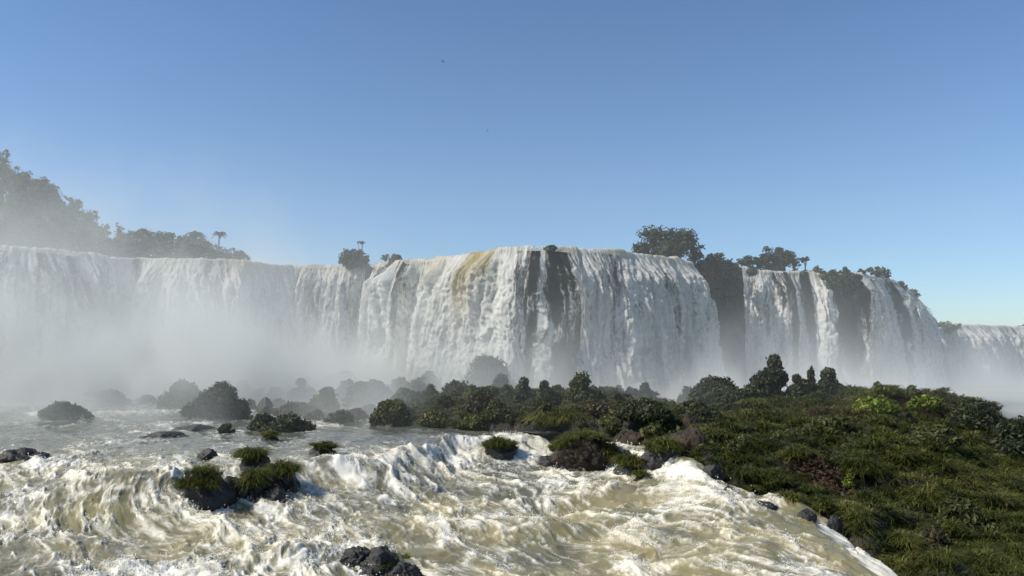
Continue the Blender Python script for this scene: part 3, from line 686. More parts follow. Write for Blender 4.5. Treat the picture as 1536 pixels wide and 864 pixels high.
# ------------------------------------------------------------------ shrubs and islets in the middle distance
S = [  # px, base, width, height, material, options, label
 (300, 612, 30, 18, 'd', {}, "pale low shrub in the mist between the faded mound and the big dark one"),
 (372, 616, 30, 16, 'd', {}, "low hazy shrub right of the big dark mound, near the small triangular rock"),
 (424, 622, 34, 14, 'b', {}, "low brownish shrub behind the left end of the scrubby bank"),
 (432, 600, 26, 22, 'd', {}, "faint shrub touching the left side of the square-topped one"),
 (472, 632, 34, 16, 'l', {}, "small green shrub at the waterline under the speckled one"),
 (536, 630, 36, 16, 'b', {}, "low brown shrub at the waterline under the pointed one"),
 (556, 622, 30, 18, 'd', {}, "small dark shrub between the pointed and the yellow-lit ones"),
 (575, 604, 34, 22, 'd', {}, "hazy low shrub behind the yellow-lit one"),
 (608, 606, 34, 24, 'l', {}, "olive shrub behind the right shoulder of the yellow-lit one"),
 (600, 594, 46, 24, 'd', {}, "ghostly low mound between the two misty mounds"),
 (470, 604, 30, 24, 'd', {}, "faint shrub filling the gap right of the square-topped one"),
 (222, 604, 34, 10, 'd', {}, "faint flat islet just left of the faded mound"),
 (98, 630, 78, 27, 'd', {}, "low grey-green shrubs on a flat islet, leftmost in the misty river"),
 (163, 607, 68, 19, 'd', {'top': -.25}, "small low bushy islet trailing off to the right in the misty river"),
 (275, 614, 76, 40, 'd', {}, "pale misty shrub mound behind the large dark one on the left"),
 (327, 628, 98, 47, 'd', {'top': .05, 'lobes': 14}, "large dark green shrub mound standing alone in the left river"),
 (364, 602, 38, 30, 'd', {'top': 0}, "tall pale rounded shrub just right of the large left mound"),
 (389, 602, 24, 24, 'd', {}, "narrow faint shrub between two taller misty ones"),
 (415, 604, 36, 24, 'd', {}, "pale hazy shrub with a sloping right shoulder, left of the square one"),
 (416, 611, 30, 14, 'd', {}, "low dark-grey shrub at the foot of the hazy sloping one"),
 (435, 648, 76, 24, 'd', {'lobes': 14}, "long low dark hedge-like shrub islet close to the water"),
 (396, 646, 48, 27, 'd', {}, "dark rounded shrub at the left end of the hedge-like islet"),
 (340, 651, 23, 16, 'd', {}, "tiny dark shrub alone in the water below the large left mound"),
 (451, 606, 40, 41, 'd', {'lobes': 10}, "square-topped grey-green shrub rising above the misty islets"),
 (488, 622, 46, 49, 'l', {'lobes': 12}, "tall dark shrub with speckled bright leaves beside the square-topped one"),
 (511, 590, 62, 40, 'd', {}, "ghostly flat-topped mound nearly lost in the mist below the falls"),
 (517, 600, 30, 30, 'd', {'top': .2}, "small dark twin-headed shrub behind the speckled one"),
 (540, 614, 54, 40, 'l', {'top': -.0}, "dark pointed shrub with a sloping right side near the river"),
 (563, 600, 58, 34, 'd', {'D': 118}, "pale broad mound with sloping shoulders under the mist"),
 (586, 640, 60, 49, 'l', {'lobes': 12}, "big shrub with yellow-lit leaves reaching down to the water"),
 (510, 634, 42, 18, 'l', {}, "low green shrub at the water's edge left of the yellow-lit one"),
 (600, 628, 34, 15, 'b', {}, "low brown scrub beside the yellow-lit shrub"),
 (450, 627, 80, 22, 'b', {'lobes': 12}, "low brown scrubby rock bank behind the dark hedge-like islet"),
 (625, 606, 66, 30, 'b', {'D': 111}, "greyish brown scrub mound in the middle of the islets"),
 (640, 600, 54, 42, 'd', {'D': 121}, "misty pointed mound left of the largest back mound"),
 (733, 602, 92, 63, 'd', {'top': .05, 'lobes': 14, 'D': 121}, "largest back mound, smooth grey-green with a rounded peak below the falls"),
 (686, 612, 62, 50, 'd', {'lobes': 12, 'D': 106}, "broad dark-green shrub in front of the largest back mound"),
 (752, 606, 42, 44, 'd', {'top': 0, 'D': 110}, "round-headed shrub at the right foot of the largest back mound"),
 (786, 606, 30, 40, 'd', {'top': 0}, "slim dark shrub with a rounded crown between two broader ones"),
 (720, 622, 60, 36, 'b', {'lobes': 12}, "grey-brown speckled shrub below the broad dark-green one"),
 (745, 632, 50, 30, 'l', {}, "mid-green shrub above the riverside grass in the middle"),
 (652, 638, 48, 26, 'g', {}, "low olive shrub on the bank right of the yellow-lit one"),
 (714, 642, 56, 20, 'g', {}, "flat olive shrub hugging the waterline in the middle"),
 (820, 608, 32, 36, 'd', {'top': -.1}, "small dark round shrub left of the tall pointed one"),
 (872, 614, 54, 53, 'l', {'top': 0, 'lobes': 12}, "tall pointed dark-green shrub against the white mist"),
 (908, 596, 16, 19, 'd', {}, "tiny topiary-like shrub just right of the tall pointed one"),
 (928, 596, 21, 22, 'd', {}, "small round shrub, second from the tall pointed one"),
 (947, 596, 20, 19, 'd', {}, "small low shrub, third from the tall pointed one"),
 (968, 599, 26, 26, 'd', {}, "small square shrub left of the tall leaning one"),
 (1004, 606, 66, 64, 'd', {'top': -.22, 'lobes': 12}, "tall leaning grey-green shrub with a head on its left side"),
 (1074, 610, 80, 46, 'd', {'lobes': 12}, "wide dome-shaped shrub against the shaded mist"),
 (1033, 610, 38, 33, 'd', {}, "low dark shrub between the leaning and the dome-shaped shrubs"),
 (905, 625, 70, 26, 'b', {'lobes': 10}, "grey-brown scrub below the row of tiny shrubs"),
 (970, 632, 90, 30, 'd', {'lobes': 12}, "wide low shrub under the tall leaning one"),
 (1050, 632, 70, 28, 'd', {'lobes': 12}, "dark low shrub below the dome-shaped one"),
 (1161, 580, 40, 47, 'd', {'top': .0, 'lobes': 9, 'D': 84}, "upright two-tiered shrub standing highest on the hill crest"),
 (1140, 604, 62, 48, 'd', {'lobes': 10, 'D': 82}, "rounded shrub at the left foot of the two-tiered one"),
 (1198, 600, 34, 42, 'd', {'D': 82}, "small crest shrub just right of the two-tiered one"),
 (1216, 600, 20, 47, 'd', {'top': 0, 'D': 83}, "slender crest shrub next to a bigger round one"),
 (1242, 600, 44, 47, 'd', {'top': 0, 'D': 83}, "round crest shrub with a sloping right flank"),
 (1316, 602, 32, 33, 'g', {'D': 79}, "lone small dome shrub on the hill crest amid red grass"),
 (1105, 620, 70, 40, 'd', {'lobes': 10, 'D': 80}, "broad dark shrub where the low island meets the hill"),
]
MM = {'d': M_leafd, 'l': M_leaf, 'b': M_brown, 'g': M_grass}
for i, (px, b, w, h, mt, opt, lab) in enumerate(S):
    shrub(px, b, w, h, lab, MM[mt], seed=200 + i, **opt)

# ------------------------------------------------------------------ rocks and grass tufts in the rapids
grass_islet(311, 757, 88, 66, "big black rock with a grassy cap, left end of the cluster on the ledge", 1, rockh=0.78, nb=13, L=1.1, spread=0.95)
grass_islet(383, 706, 56, 44, "tall round grass tuft at the back of the rock cluster on the ledge", 2, rockh=0.6, nb=12)
grass_islet(386, 748, 62, 52, "grassy rock in the middle of the cluster with water spilling beside it", 3, rockh=0.7, nb=11)
grass_islet(427, 736, 48, 52, "grass tuft draping a rock at the right end of the ledge cluster", 4, rockh=0.65, nb=12)
rock(311, 691, 30, 17, "small pointed dark rock poking up behind the grassy rock cluster", 21, lumps=0, planes=9)
rock(352, 750, 58, 30, "wet black rock wedged between the two front grassy rocks of the ledge cluster", 26, lumps=3)
rock(408, 756, 52, 22, "low black rock at the foot of the ledge cluster, right of its middle", 27, lumps=4)
rock(264, 742, 26, 22, "small streaming wet rock left of the big grassy-capped one", 28, lumps=3)
rock(28, 694, 84, 17, "long jagged black rock at the left edge of the rapids", 22, lumps=5)
rock(292, 645, 60, 7, "thin flat dark rock awash below the large left shrub mound", 23, lumps=3)
rock(397, 621, 26, 18, "small triangular grey rock among the misty islets", 24, lumps=1, planes=10)
rock(245, 655, 60, 6, "thin dark shelf of rock awash in the left river", 25, lumps=3)
grass_islet(405, 662, 32, 19, "small yellow-green tuft just below the hedge-like islet", 5, rockh=0.4, bright=0.2)
grass_islet(484, 684, 46, 27, "dark grass tuft on the smooth water tongue above the drop", 6, rockh=0.5, nb=9)
grass_islet(750, 685, 54, 35, "round dark-green tuft alone in the white water of the middle", 7, rockh=0.65, nb=12)
grass_islet(835, 652, 96, 46, "bright green arching grass mound on the bank behind the brown boulder", 8, rockh=0.3, nb=34, bright=0.12, group="grass clumps on the banks", D=74)
# brown boulder
X, Y, Z = hit(878, 702)
bl = thing("grassy_boulder", "large brown boulder with grass hanging over its top and right side", "boulder", (X, Y, Z))
k = Y / F
mb = MB(); v, f = rock_arrays((0, 0, 20 * k), (52 * k, 40 * k, 33 * k), 6, 305, 20, 0.22); mb.add(v, f)
mb.build("rock", M_rockb, bl, smooth=False)
mb = MB()
for i in range(60):
    x = rng.uniform(-42, 52) * k; yy = rng.uniform(-30, 20) * k
    zz = (52 - 0.010 * (x / k - 2) ** 2 - (12 if x > 20 * k else 0) * rng.uniform(0, 1.8)) * k
    tussock(mb, (x, yy - (10 * k if x > 10 * k else 0), zz), 0.4, 70, 1.0, 0.06, rng.uniform(-.1, .2), 0.7)
mb.build("grass_blades", M_grass, bl)
rock(823, 701, 34, 16, "low dark rock touching the left foot of the brown boulder", 31)
rock(868, 708, 38, 8, "flat dark rock awash in front of the brown boulder", 32)
rock(932, 690, 30, 14, "flat dark slab at the right foot of the brown boulder", 33)
grass_islet(829, 680, 18, 17, "tiny grass tuft at the upper left of the brown boulder", 9, rockh=0.4, nb=4)
grass_islet(943, 712, 46, 38, "dark-green leaning tuft in the channel right of the brown boulder", 10, rockh=0.5, nb=10)
grass_islet(962, 724, 26, 22, "small yellowish tuft at the foot of the leaning tuft in the channel", 11, rockh=0.35, nb=5, bright=0.2)
grass_islet(992, 692, 60, 42, "grass-covered rock at the head of the right channel", 12, rockh=0.7, nb=10)
rock(1036, 655, 40, 30, "grey-brown bare rock leaning on the bank above the right channel", 34, M_rockb, D=66, group="bare rocks on the banks")
rock(1030, 686, 60, 36, "reddish brown rock face at the left foot of the hill", 35, M_rockb, D=60, group="bare rocks on the banks", lumps=5)
rock(950, 668, 40, 20, "grey broken rocks between the brown boulder and the bank", 36, M_rockb, D=66, group="bare rocks on the banks", lumps=5)
for q, (a, b, w_, h_, lb) in enumerate([(1092, 742, 26, 10, "small black rock where the rushing water first meets the hill"), (1150, 764, 34, 12, "black wet rock at the waterline left of the spreading clump"),
        (1212, 778, 30, 12, "dark wet rock at the head of the white side chute"), (1252, 792, 22, 16, "dark rock under the round yellow-green clump"), (1068, 716, 30, 16, "dark rock at the right side of the channel mouth")]):
    rock(a, b, w_, h_, lb, 60 + q, M_rock, D=float(hit(a, b)[1]), group="dark rocks along the foot of the hill", lumps=3)
rock(905, 655, 40, 20, "dark mossy rock on the bank above the brown boulder", 37, M_rock, D=72, group="bare rocks on the banks", lumps=5)
rock(1000, 660, 46, 22, "fallen dark rocks below the wide low shrub", 38, M_rock, D=69, group="bare rocks on the banks", lumps=5)
# wet rock in the foreground
X, Y, Z = hit(560, 862)
fr = thing("wet_rock", "black wet rock breaking the foreground rapids with a bright green tuft", "rock", (X, Y, Z))
k = Y / F
mb = MB()
for (dx, dy, dzz, rx, ry, rz, s) in ((8, 0, 8, 34, 26, 30, 1), (-28, 6, 18, 24, 18, 22, 2), (38, -6, 0, 34, 20, 20, 3), (-5, -20, -5, 30, 16, 24, 4), (60, 0, -12, 26, 16, 16, 6)):
    v, f = rock_arrays((dx * k, dy * k, dzz * k), (rx * k, ry * k, rz * k), 5, 400 + s, 14, 0.35); mb.add(v, f)
mb.build("rock", M_rock, fr)
mb = MB()
for i in range(9):
    tussock(mb, ((46 + rng.uniform(-12, 10)) * k, rng.uniform(-12, 4) * k, (16 + rng.uniform(-14, 12)) * k), 0.25, 60, 0.62, 0.035, rng.uniform(0, .3), 0.6)
for i in range(6):
    tussock(mb, ((14 + rng.uniform(-10, 14)) * k, -18 * k, (20 + rng.uniform(-12, 8)) * k), 0.2, 30, 0.35, 0.03, 0.0, 0.8)
mb.build("grass_blades", M_grass, fr)

# ------------------------------------------------------------------ hill cover
def hill_hit(px, py): return hit(px, py, land_z)
def build_cover():
    # tussock grass on the hill
    n = 10500
    x = rng.uniform(12, 62, n); y = 38 + 60 * rng.uniform(0, 1, n) ** 1.25
    keep = (x / y < 0.80)
    x, y = x[keep], y[keep]
    z = land_z(x, y); rz = river_base(x, y)
    bare = fbm(x * 0.16, y * 0.16, 0, 2, 77)
    hx, hy, _ = hill_hit(1235, 718)
    ok = (poly_sd(x, y, _out) > 0.1) & (z > -17) & (np.hypot(x - hx, (y - hy) * 0.7) > 1.3)
    x, y, z, bare = x[ok], y[ok], z[ok], bare[ok]
    mb = MB()
    for i in range(len(x)):
        if bare[i] < -0.95: continue
        L = 0.85 + 0.6 * max(0, bare[i] + 0.2) + rng.uniform(-.2, .4)
        tussock(mb, (x[i], y[i], z[i] - 0.05), 0.5, 30, L, max(0.045, y[i] * 0.0011), 0.50 * bare[i] + rng.uniform(-.12, .12), 0.7)
    k = 0
    while k < 190:
        yy = rng.uniform(42, 84); xx = rng.uniform(13, 58)
        q = np.array([xx]), np.array([yy])
        if xx / yy > 0.78 or poly_sd(*q, _out)[0] < 0.8 or math.hypot(xx - hx, yy - hy) < 2.2: continue
        k += 1; zz = float(land_z(*q)[0]); big = rng.uniform(0.7, 1.5); br = rng.uniform(-.2, .25)
        for j in range(int(6 * big) + 3):
            a = rng.uniform(0, 6.28); rr = math.sqrt(rng.uniform(0, 1)) * big
            tussock(mb, (xx + math.cos(a) * rr, yy + math.sin(a) * rr, zz + (0.25 + 0.55 * (big - rr)) * rng.uniform(0.6, 1)), 0.45, 36, rng.uniform(1.0, 1.5), yy * 0.0011, br, 0.6)
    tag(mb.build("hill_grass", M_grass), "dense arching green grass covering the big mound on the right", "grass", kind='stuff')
    # broad-leaved ground plants, lumpy, with low tangled bushes that run into each other
    mb = MB()
    n = 60000
    x = rng.uniform(-16, 62, n); y = 40 + 68 * rng.uniform(0, 1, n)
    ok = (x / y < 0.80); x, y = x[ok], y[ok]
    z = land_z(x, y); rz = river_base(x, y)
    patch = fbm(x * 0.18, y * 0.18, 0, 2, 68)
    tone = np.clip(0.35 + 0.6 * fbm(x * 0.35, y * 0.35, 0, 3, 69), 0, 1)
    ok = (z > rz + 0.2) & ((x < 15 + 3 * patch) | (patch > 0.15))
    x, y, z, tone = x[ok], y[ok], z[ok], tone[ok]
    p = np.stack([x, y, z + rng.uniform(0.02, 0.5, len(x))], 1)
    nn = np.zeros_like(p); nn[:, 2] = 1; nn[:, 1] = -0.6
    leaves(mb, p, nn, 0.17, 2.4, 0.4, 0.9, tone * rng.uniform(0.2, 1.2, len(x)))
    k = 0
    while k < 330:
        yy = rng.uniform(56, 106); xx = rng.uniform(-15, 19 if rng.random() < .8 else 50)
        zz = float(land_z(np.array([xx]), np.array([yy]))[0])
        if zz < float(river_base(np.array([xx]), np.array([yy]))[0]) + 0.25 or xx / yy > 0.8: continue
        k += 1
        big = xx < 19
        w = rng.uniform(1.0, 2.7) * (1 if big else 0.8); h = w * rng.uniform(0.4, 0.8)
        L = [(l[0] + xx, l[1] + yy, l[2] + zz - 0.1, l[3], l[4], l[5]) for l in mound_lobes(w, h, 6, 3000 + k)]
        tn = rng.uniform(0, 0.75)
        cores(mb, L, 0.7, sub=2, var=tn * 0.5)
        if rng.random() < 0.35:
            for q in range(9):
                tussock(mb, (xx + rng.uniform(-.35, .35) * w, yy + rng.uniform(-.4, .1) * w, zz + h * rng.uniform(.3, .75)), .4, 36, rng.uniform(.7, 1.1), 0.07, tn * .5, .7)
        else:
            lf = rng.choice([0.13, 0.18, 0.25])
            pp, nr = lobe_surface(L, int(min(3500, 5 * (w * w + 2 * w * h) / lf ** 2)), 0.72)
            leaves(mb, pp, nr, lf, 2.0, 0.5, 0.75, np.clip(tn + rng.uniform(-.3, .4, len(pp)), 0, 1))
    tag(mb.build("undergrowth", M_leaf), "tangled low undergrowth covering the rocky island between the shrubs", "undergrowth", kind='stuff')
    # dry reddish grass along the crest
    mb = MB()
    for px in np.concatenate([rng.uniform(1215, 1345, 60), rng.uniform(1345, 1440, 30), rng.uniform(1150, 1240, 25), rng.uniform(1440, 1500, 25)]):
        D = rng.uniform(70, 80); xx = (px - CX) / F * D; zz = float(land_z(np.array([xx]), np.array([D]))[0])
        tussock(mb, (xx, D, zz), 0.5, 34, rng.uniform(1.5, 2.2), 0.06, 0.1, 0.3, 0.0)
    tag(mb.build("dry_grass", M_rust), "thin rust-coloured dry grass along the top of the hill", "grass", kind='stuff')
    # fallen leaves on the bare patch
    mb = MB(); n = 1400
    x = hx + rng.normal(0, 1.1, n); y = hy + rng.normal(0, 1.5, n); z = land_z(x, y) + rng.uniform(0.05, 0.55, n)
    nn = np.zeros((n, 3)); nn[:, 2] = 1; nn[:, 1] = -0.5
    leaves(mb, np.stack([x, y, z], 1), nn, 0.2, 1.8, 0.2, 0.7)
    tag(mb.build("dead_leaves", M_rust), "patch of reddish brown dead leaves low on the hillside", "dead leaves", kind='stuff')
build_cover()
def hill_clump(px, py, r, n, L, label, mat=None, bright=0.05, width=0.06, name="grass_clump", cat="grass clump", up=0.7, drop=0.3, group="large grass clumps on the hill"):
    X, Y, Z = hill_hit(px, py)
    mb = MB()
    for i in range(n):
        a = rng.uniform(0, 6.28); q = math.sqrt(rng.uniform(0, 1)) * r
        tussock(mb, (math.cos(a) * q, math.sin(a) * q, drop + 0.5 * (r - q)), 0.4, 60, L, width, bright + rng.uniform(-.1, .15), up)
    o = mb.build(name, mat or M_grass); o.location = (X, Y, Z)
    return tag(o, label, cat, group)
hill_clump(1290, 715, 1.7, 22, 1.5, "biggest arching grass clump, bright green, in the middle of the hill face", bright=0.1)
hill_clump(1385, 750, 1.3, 14, 1.5, "long-bladed grass clump overhanging the dark gully on the right")
hill_clump(1200, 690, 1.3, 12, 1.2, "drooping grass clump left of the biggest arching one")
hill_clump(1345, 690, 1.2, 10, 1.3, "grass clump behind the biggest arching one, higher on the slope")
hill_clump(1284, 772, 1.0, 9, 1.1, "round yellow-green clump overhanging the edge of the rushing water", bright=0.2)
hill_clump(1352, 822, 0.75, 11, 1.3, "lone hanging grass clump with yellowish blades beside the bottom chute", bright=0.28, up=0.5)
hill_clump(1131, 742, 0.6, 5, 0.7, "small olive clump at the waterline, nearest the right channel", bright=0.1)
hill_clump(1183, 757, 0.9, 7, 0.9, "spreading clump at the waterline below the dead leaves", bright=0.12)
hill_clump(1235, 762, 0.8, 6, 0.9, "dark clump at the waterline just below the dead leaves patch", bright=-0.05)
hill_clump(1090, 690, 0.9, 8, 1.0, "grass clump above the reddish brown rock face")
hill_clump(1480, 760, 1.2, 9, 1.2, "dim grass clump in the shadowed slope at the right edge", bright=-0.1)
def leafy(px, py, w, h, mat, label, D=None, leaf=0.3, name="leafy_shrub", n=2600, seed=0, droop=.4, group="broad-leaved shrubs on the hill"):
    X, Y, Z = hill_hit(px, py) if D is None else W(px, py, D)
    L = mound_lobes(w, h, 8, seed)
    mb = MB(); cores(mb, L, 0.7)
    p, nr = lobe_surface(L, n, 0.75); leaves(mb, p, nr, leaf, 2.4, droop, 0.8)
    t = thing(name, label, "shrub", (X, Y, Z + (0.45 if mat is M_lime else 0.0) - 0.1 * h), group); mb.build("foliage", mat, t)
    mb = MB(); limb(mb, (0, 0, -0.5), (0.1 * w, 0, h * 0.6), 0.06, 0.03); mb.build("stem", M_bark, t)
    return t
leafy(1312, 628, 5.4, 1.6, M_lime, "bright yellow-green broad-leaved shrub near the top of the hill", seed=1, n=2200)
leafy(1388, 618, 3.4, 1.3, M_lime, "smaller yellow-green shrub right of the bright one near the crest", seed=2, n=900)
leafy(1460, 640, 6.5, 2.6, M_leafd, "dark rounded shrub on the right shoulder of the hill", seed=3, n=5000, leaf=.22)
leafy(1520, 680, 7, 3.4, M_leafd, "dark shrub mass at the right edge sloping down out of sight", seed=4, n=5000, leaf=.22)
leafy(1440, 800, 4.5, 2.6, M_leaf, "dim leafy shrub in the gully at the bottom right", seed=5, n=4000, leaf=.17)
leafy(1400, 830, 2.6, 1.6, M_brown, "thin brownish shrub beside the lone hanging grass clump", seed=6, n=1300, leaf=.16)
leafy(1240, 650, 5.0, 1.5, M_leaf, "low olive shrub left of the bright yellow-green one", seed=7, n=3500, leaf=.2)
leafy(1400, 665, 4.5, 1.6, M_leaf, "mid-green shrub under the smaller yellow-green one", seed=8, n=3500, leaf=.2)
leafy(1272, 740, 0.9, 1.1, M_lime, "small yellow flowering shrub under the biggest arching grass clump", seed=9, n=380, leaf=.12)

# ------------------------------------------------------------------ trees and shrubs on the cliff rim
def tree(px, base, D, w, h, label, seed=0, mat=None, name="broadleaf_tree", group="trees on the falls rim", clumps=14, leaf=None, trunk=0.35, dens=1.0, cat="tree", Z=None):
    X, Y, Z0 = W(px, base, D); k = D / F; ww, hh = w * k, h * k
    rs = np.random.default_rng(seed)
    t = thing(name, label, cat, (X, Y, Z0 if Z is None else Z), group)
    tb = MB(); limb(tb, (0, 0, -0.5), (0.04 * ww, 0, hh * 0.6), hh * 0.035 + .05, hh * 0.015 + .02, bend=0.04)
    cz = (1 + trunk) / 2 * hh * 0.96; L = [(0.02 * ww, 0, cz, ww * 0.30, ww * 0.27, (1 - trunk) * hh * 0.34)]
    clumps = int(clumps * 1.5)
    for i in range(clumps):
        a = rs.uniform(0, 6.28); q = math.sqrt(rs.uniform(0, 1)); zz = hh * rs.uniform(trunk, 0.88)
        wid = math.sin(math.pi * min(1, max(0.12, (zz / hh - trunk * .6) / (1.12 - trunk * .6)))) ** 0.7
        x, y = math.cos(a) * q * ww * 0.40 * wid, math.sin(a) * q * ww * 0.33 * wid
        r = ww * rs.uniform(0.09, 0.17) * (0.75 + 0.25 * wid)
        L.append((x, y, zz, r, r, r * rs.uniform(0.6, 0.85)))
        if i % 2 == 0: limb(tb, (0.02 * ww, 0, hh * rs.uniform(0.2, 0.5)), (x, y, zz), hh * 0.014 + .02, 0.03)
    tb.build("trunk", M_bark, t)
    leaf = leaf or D * 0.0024
    mb = MB(); cores(mb, L, 0.55, sub=2, seed=seed)
    n = int(min(8000, dens * 3.0 * sum(4 * l[3] * l[3] for l in L) / leaf ** 2))
    p, nr = lobe_surface(L, n, 0.45)
    leaves(mb, p, nr, leaf, 1.5, 0.1, 0.9)
    mb.build("crown", mat or M_leafd, t)
    return t
tree(1000, 400, 160, 98, 59, "widest dark domed tree on the rim above the bare cliff", 1, clumps=34, trunk=.02)
tree(1040, 402, 161, 40, 44, "smaller loose-crowned tree on the right flank of the domed one", 2, clumps=14, trunk=.15)
tree(962, 392, 158, 36, 30, "low bushy tree on the left flank of the domed one", 3, clumps=10, trunk=.1)
tree(1072, 412, 163, 44, 34, "bushy low tree at the cliff top right of the domed one", 4, clumps=14, trunk=.05)
tree(1095, 414, 166, 36, 26, "dark ball-shaped bush on the cliff top before the second falls", 5, clumps=10, trunk=.05)
tree(1122, 404, 175, 36, 20, "sparse low shrub above the second falls", 6, clumps=8, trunk=.05)
tree(1140, 404, 176, 34, 22, "spreading low shrub left of the peaked rim tree", 7, clumps=8, trunk=.05)
tree(1165, 410, 176, 58, 41, "peaked dark tree above the second falls", 8, clumps=22, trunk=.01)
tree(1191, 406, 176, 26, 22, "low bush right of the peaked rim tree", 9, clumps=7, trunk=.05)
tree(1208, 408, 176, 17, 25, "small tree with a flat tuft on a thin stem right of the peaked one", 10, clumps=5, trunk=.6)
tree(1223, 424, 174, 36, 26, "grassy green bush spilling over the lip of the second falls", 11, M_leaf, clumps=10, trunk=.05)
tree(1248, 440, 168, 40, 38, "yellowish green bush hanging over the dark gap in the second falls", 12, M_leaf, clumps=12, trunk=.05)
tree(1274, 446, 169, 42, 44, "dark green bush hanging over the dark gap, right one", 13, M_leafd, clumps=12, trunk=.05)
tree(1290, 416, 178, 24, 12, "flat low bush at the head of the narrow bright strand", 14, clumps=6, trunk=.05)
tree(1318, 416, 184, 34, 16, "humped bush on the lip left of the round rim bush", 15, clumps=8, trunk=.05)
tree(1330, 426, 186, 22, 24, "round rim bush where the falls begin to recede", 16, clumps=7, trunk=.05)
tree(1352, 440, 192, 30, 18, "sloping bush on the receding lip", 17, clumps=8, trunk=.05)
tree(1370, 455, 205, 26, 22, "last dark bush on the receding lip before the gap", 18, clumps=8, trunk=.05)
tree(1056, 446, 158, 40, 62, "hanging greenery on the upper bare cliff, left part", 19, M_leafd, name="hanging_shrub", cat="shrub", clumps=10, trunk=.05, dens=.6)
tree(1090, 455, 162, 52, 62, "hanging greenery on the upper bare cliff, right part", 20, M_leafd, name="hanging_shrub", cat="shrub", clumps=10, trunk=.05, dens=.6)
tree(1420, 500, 268, 46, 16, "faint dark wooded knoll beside the distant waterfall", 21, clumps=12, trunk=.05, name="wooded_knoll", cat="bushes")
tree(1535, 496, 292, 26, 10, "faint bush above the distant waterfall at the right edge", 22, clumps=6, trunk=.05)
def build_rim_plants():
    u, q, nrm, px = path(GAP + SEC, 1.1)
    mb = MB()
    for i in range(len(u)):
        cover = 0.9 if px[i] < 1112 or 1206 < px[i] < 1286 or px[i] > 1338 else 0.55
        if rng.random() > cover: continue
        inset = rng.uniform(1.5, 4.5) + (0 if cover > .8 else 2.5); w = rng.uniform(1.6, 3.4); h = w * rng.uniform(.4, .75)
        c = q[i] - np.array([nrm[i, 0], nrm[i, 1], 0]) * inset
        L = [(l[0] + c[0], l[1] + c[1], l[2] + c[2] - 0.6, l[3], l[4], l[5]) for l in mound_lobes(w, h, 5, 7000 + i)]
        tn = rng.uniform(0, .6); cores(mb, L, 0.7, sub=2, var=tn * .5)
        pp, nr = lobe_surface(L, 520, 0.72); leaves(mb, pp, nr, 0.36, 1.7, 0.4, 0.8, np.clip(tn + rng.uniform(-.3, .4, len(pp)), 0, 1))
    tag(mb.build("rim_undergrowth", M_leafd), "low dark undergrowth along the rim of the bare cliff and second falls", "undergrowth", kind='stuff')
build_rim_plants()
# little tree island on the lip
tree(532, 401, 161, 56, 25, "wide flat-topped bush on the rock at the lip of the main falls", 31, clumps=20, trunk=.02, dens=1.0)
tree(541, 401, 161, 14, 42, "thin bare-stemmed sapling above the flat-topped bush on the lip", 32, clumps=4, trunk=.85)
tree(578, 398, 160, 20, 18, "sparse twiggy bush beside the brown rock on the lip", 33, clumps=5, trunk=.2, dens=.5)
rock(594, 400, 26, 15, "brown rock on the lip of the main falls right of the small bush", 41, M_rockb, D=156, group="rocks on the falls rim")
rock(536, 402, 36, 9, "dark low rock under the flat-topped bush on the lip", 42, M_cliff, D=163, group="rocks on the falls rim")
rock(826, 373, 20, 5, "small black rock at the lip above the dark gap in the main falls", 43, M_cliff, D=131, group="rocks on the falls rim")
rock(1125, 409, 16, 10, "dark rock parting the top of the second falls", 44, M_cliff, D=171, group="rocks on the falls rim")

# ------------------------------------------------------------------ forested hillside, upper left
_sk = np.array([(-300, 190), (-150, 245), (0, 300), (60, 322), (110, 350), (160, 380), (200, 384), (300, 388), (350, 392), (400, 400)], float)
def hs_z(x, y):
    px = CX + x / y * F
    top = (HZ - np.interp(px, _sk[:, 0], _sk[:, 1])) / F * 185
    k = sstep(146, 190, y) * sstep(380, 340, px)
    return 17.2 + np.maximum(top - 17.2, 0) * k + 0.8 * k * fbm(x * 0.06, y * 0.06, 0, 2, 5)
def build_hillside():
    ny, nx = 60, 90
    px = np.linspace(-700, 372, nx)
    lipd = np.interp(px, [p[0] for p in LIP], [p[2] for p in LIP]) + 4.0
    Y = lipd[None, :] + (230 - lipd[None, :]) * np.linspace(0, 1, ny)[:, None] ** 1.3
    PX = px[None, :] + 0 * Y; X = (PX - CX) / F * Y
    mb = MB(); mb.add(np.stack([X, Y, hs_z(X, Y)], -1).reshape(-1, 3), grid_faces(ny, nx))
    tag(mb.build("hillside", M_ground, smooth=True), "steep forested hillside above the left end of the falls", "hillside", kind='structure')
build_hillside()
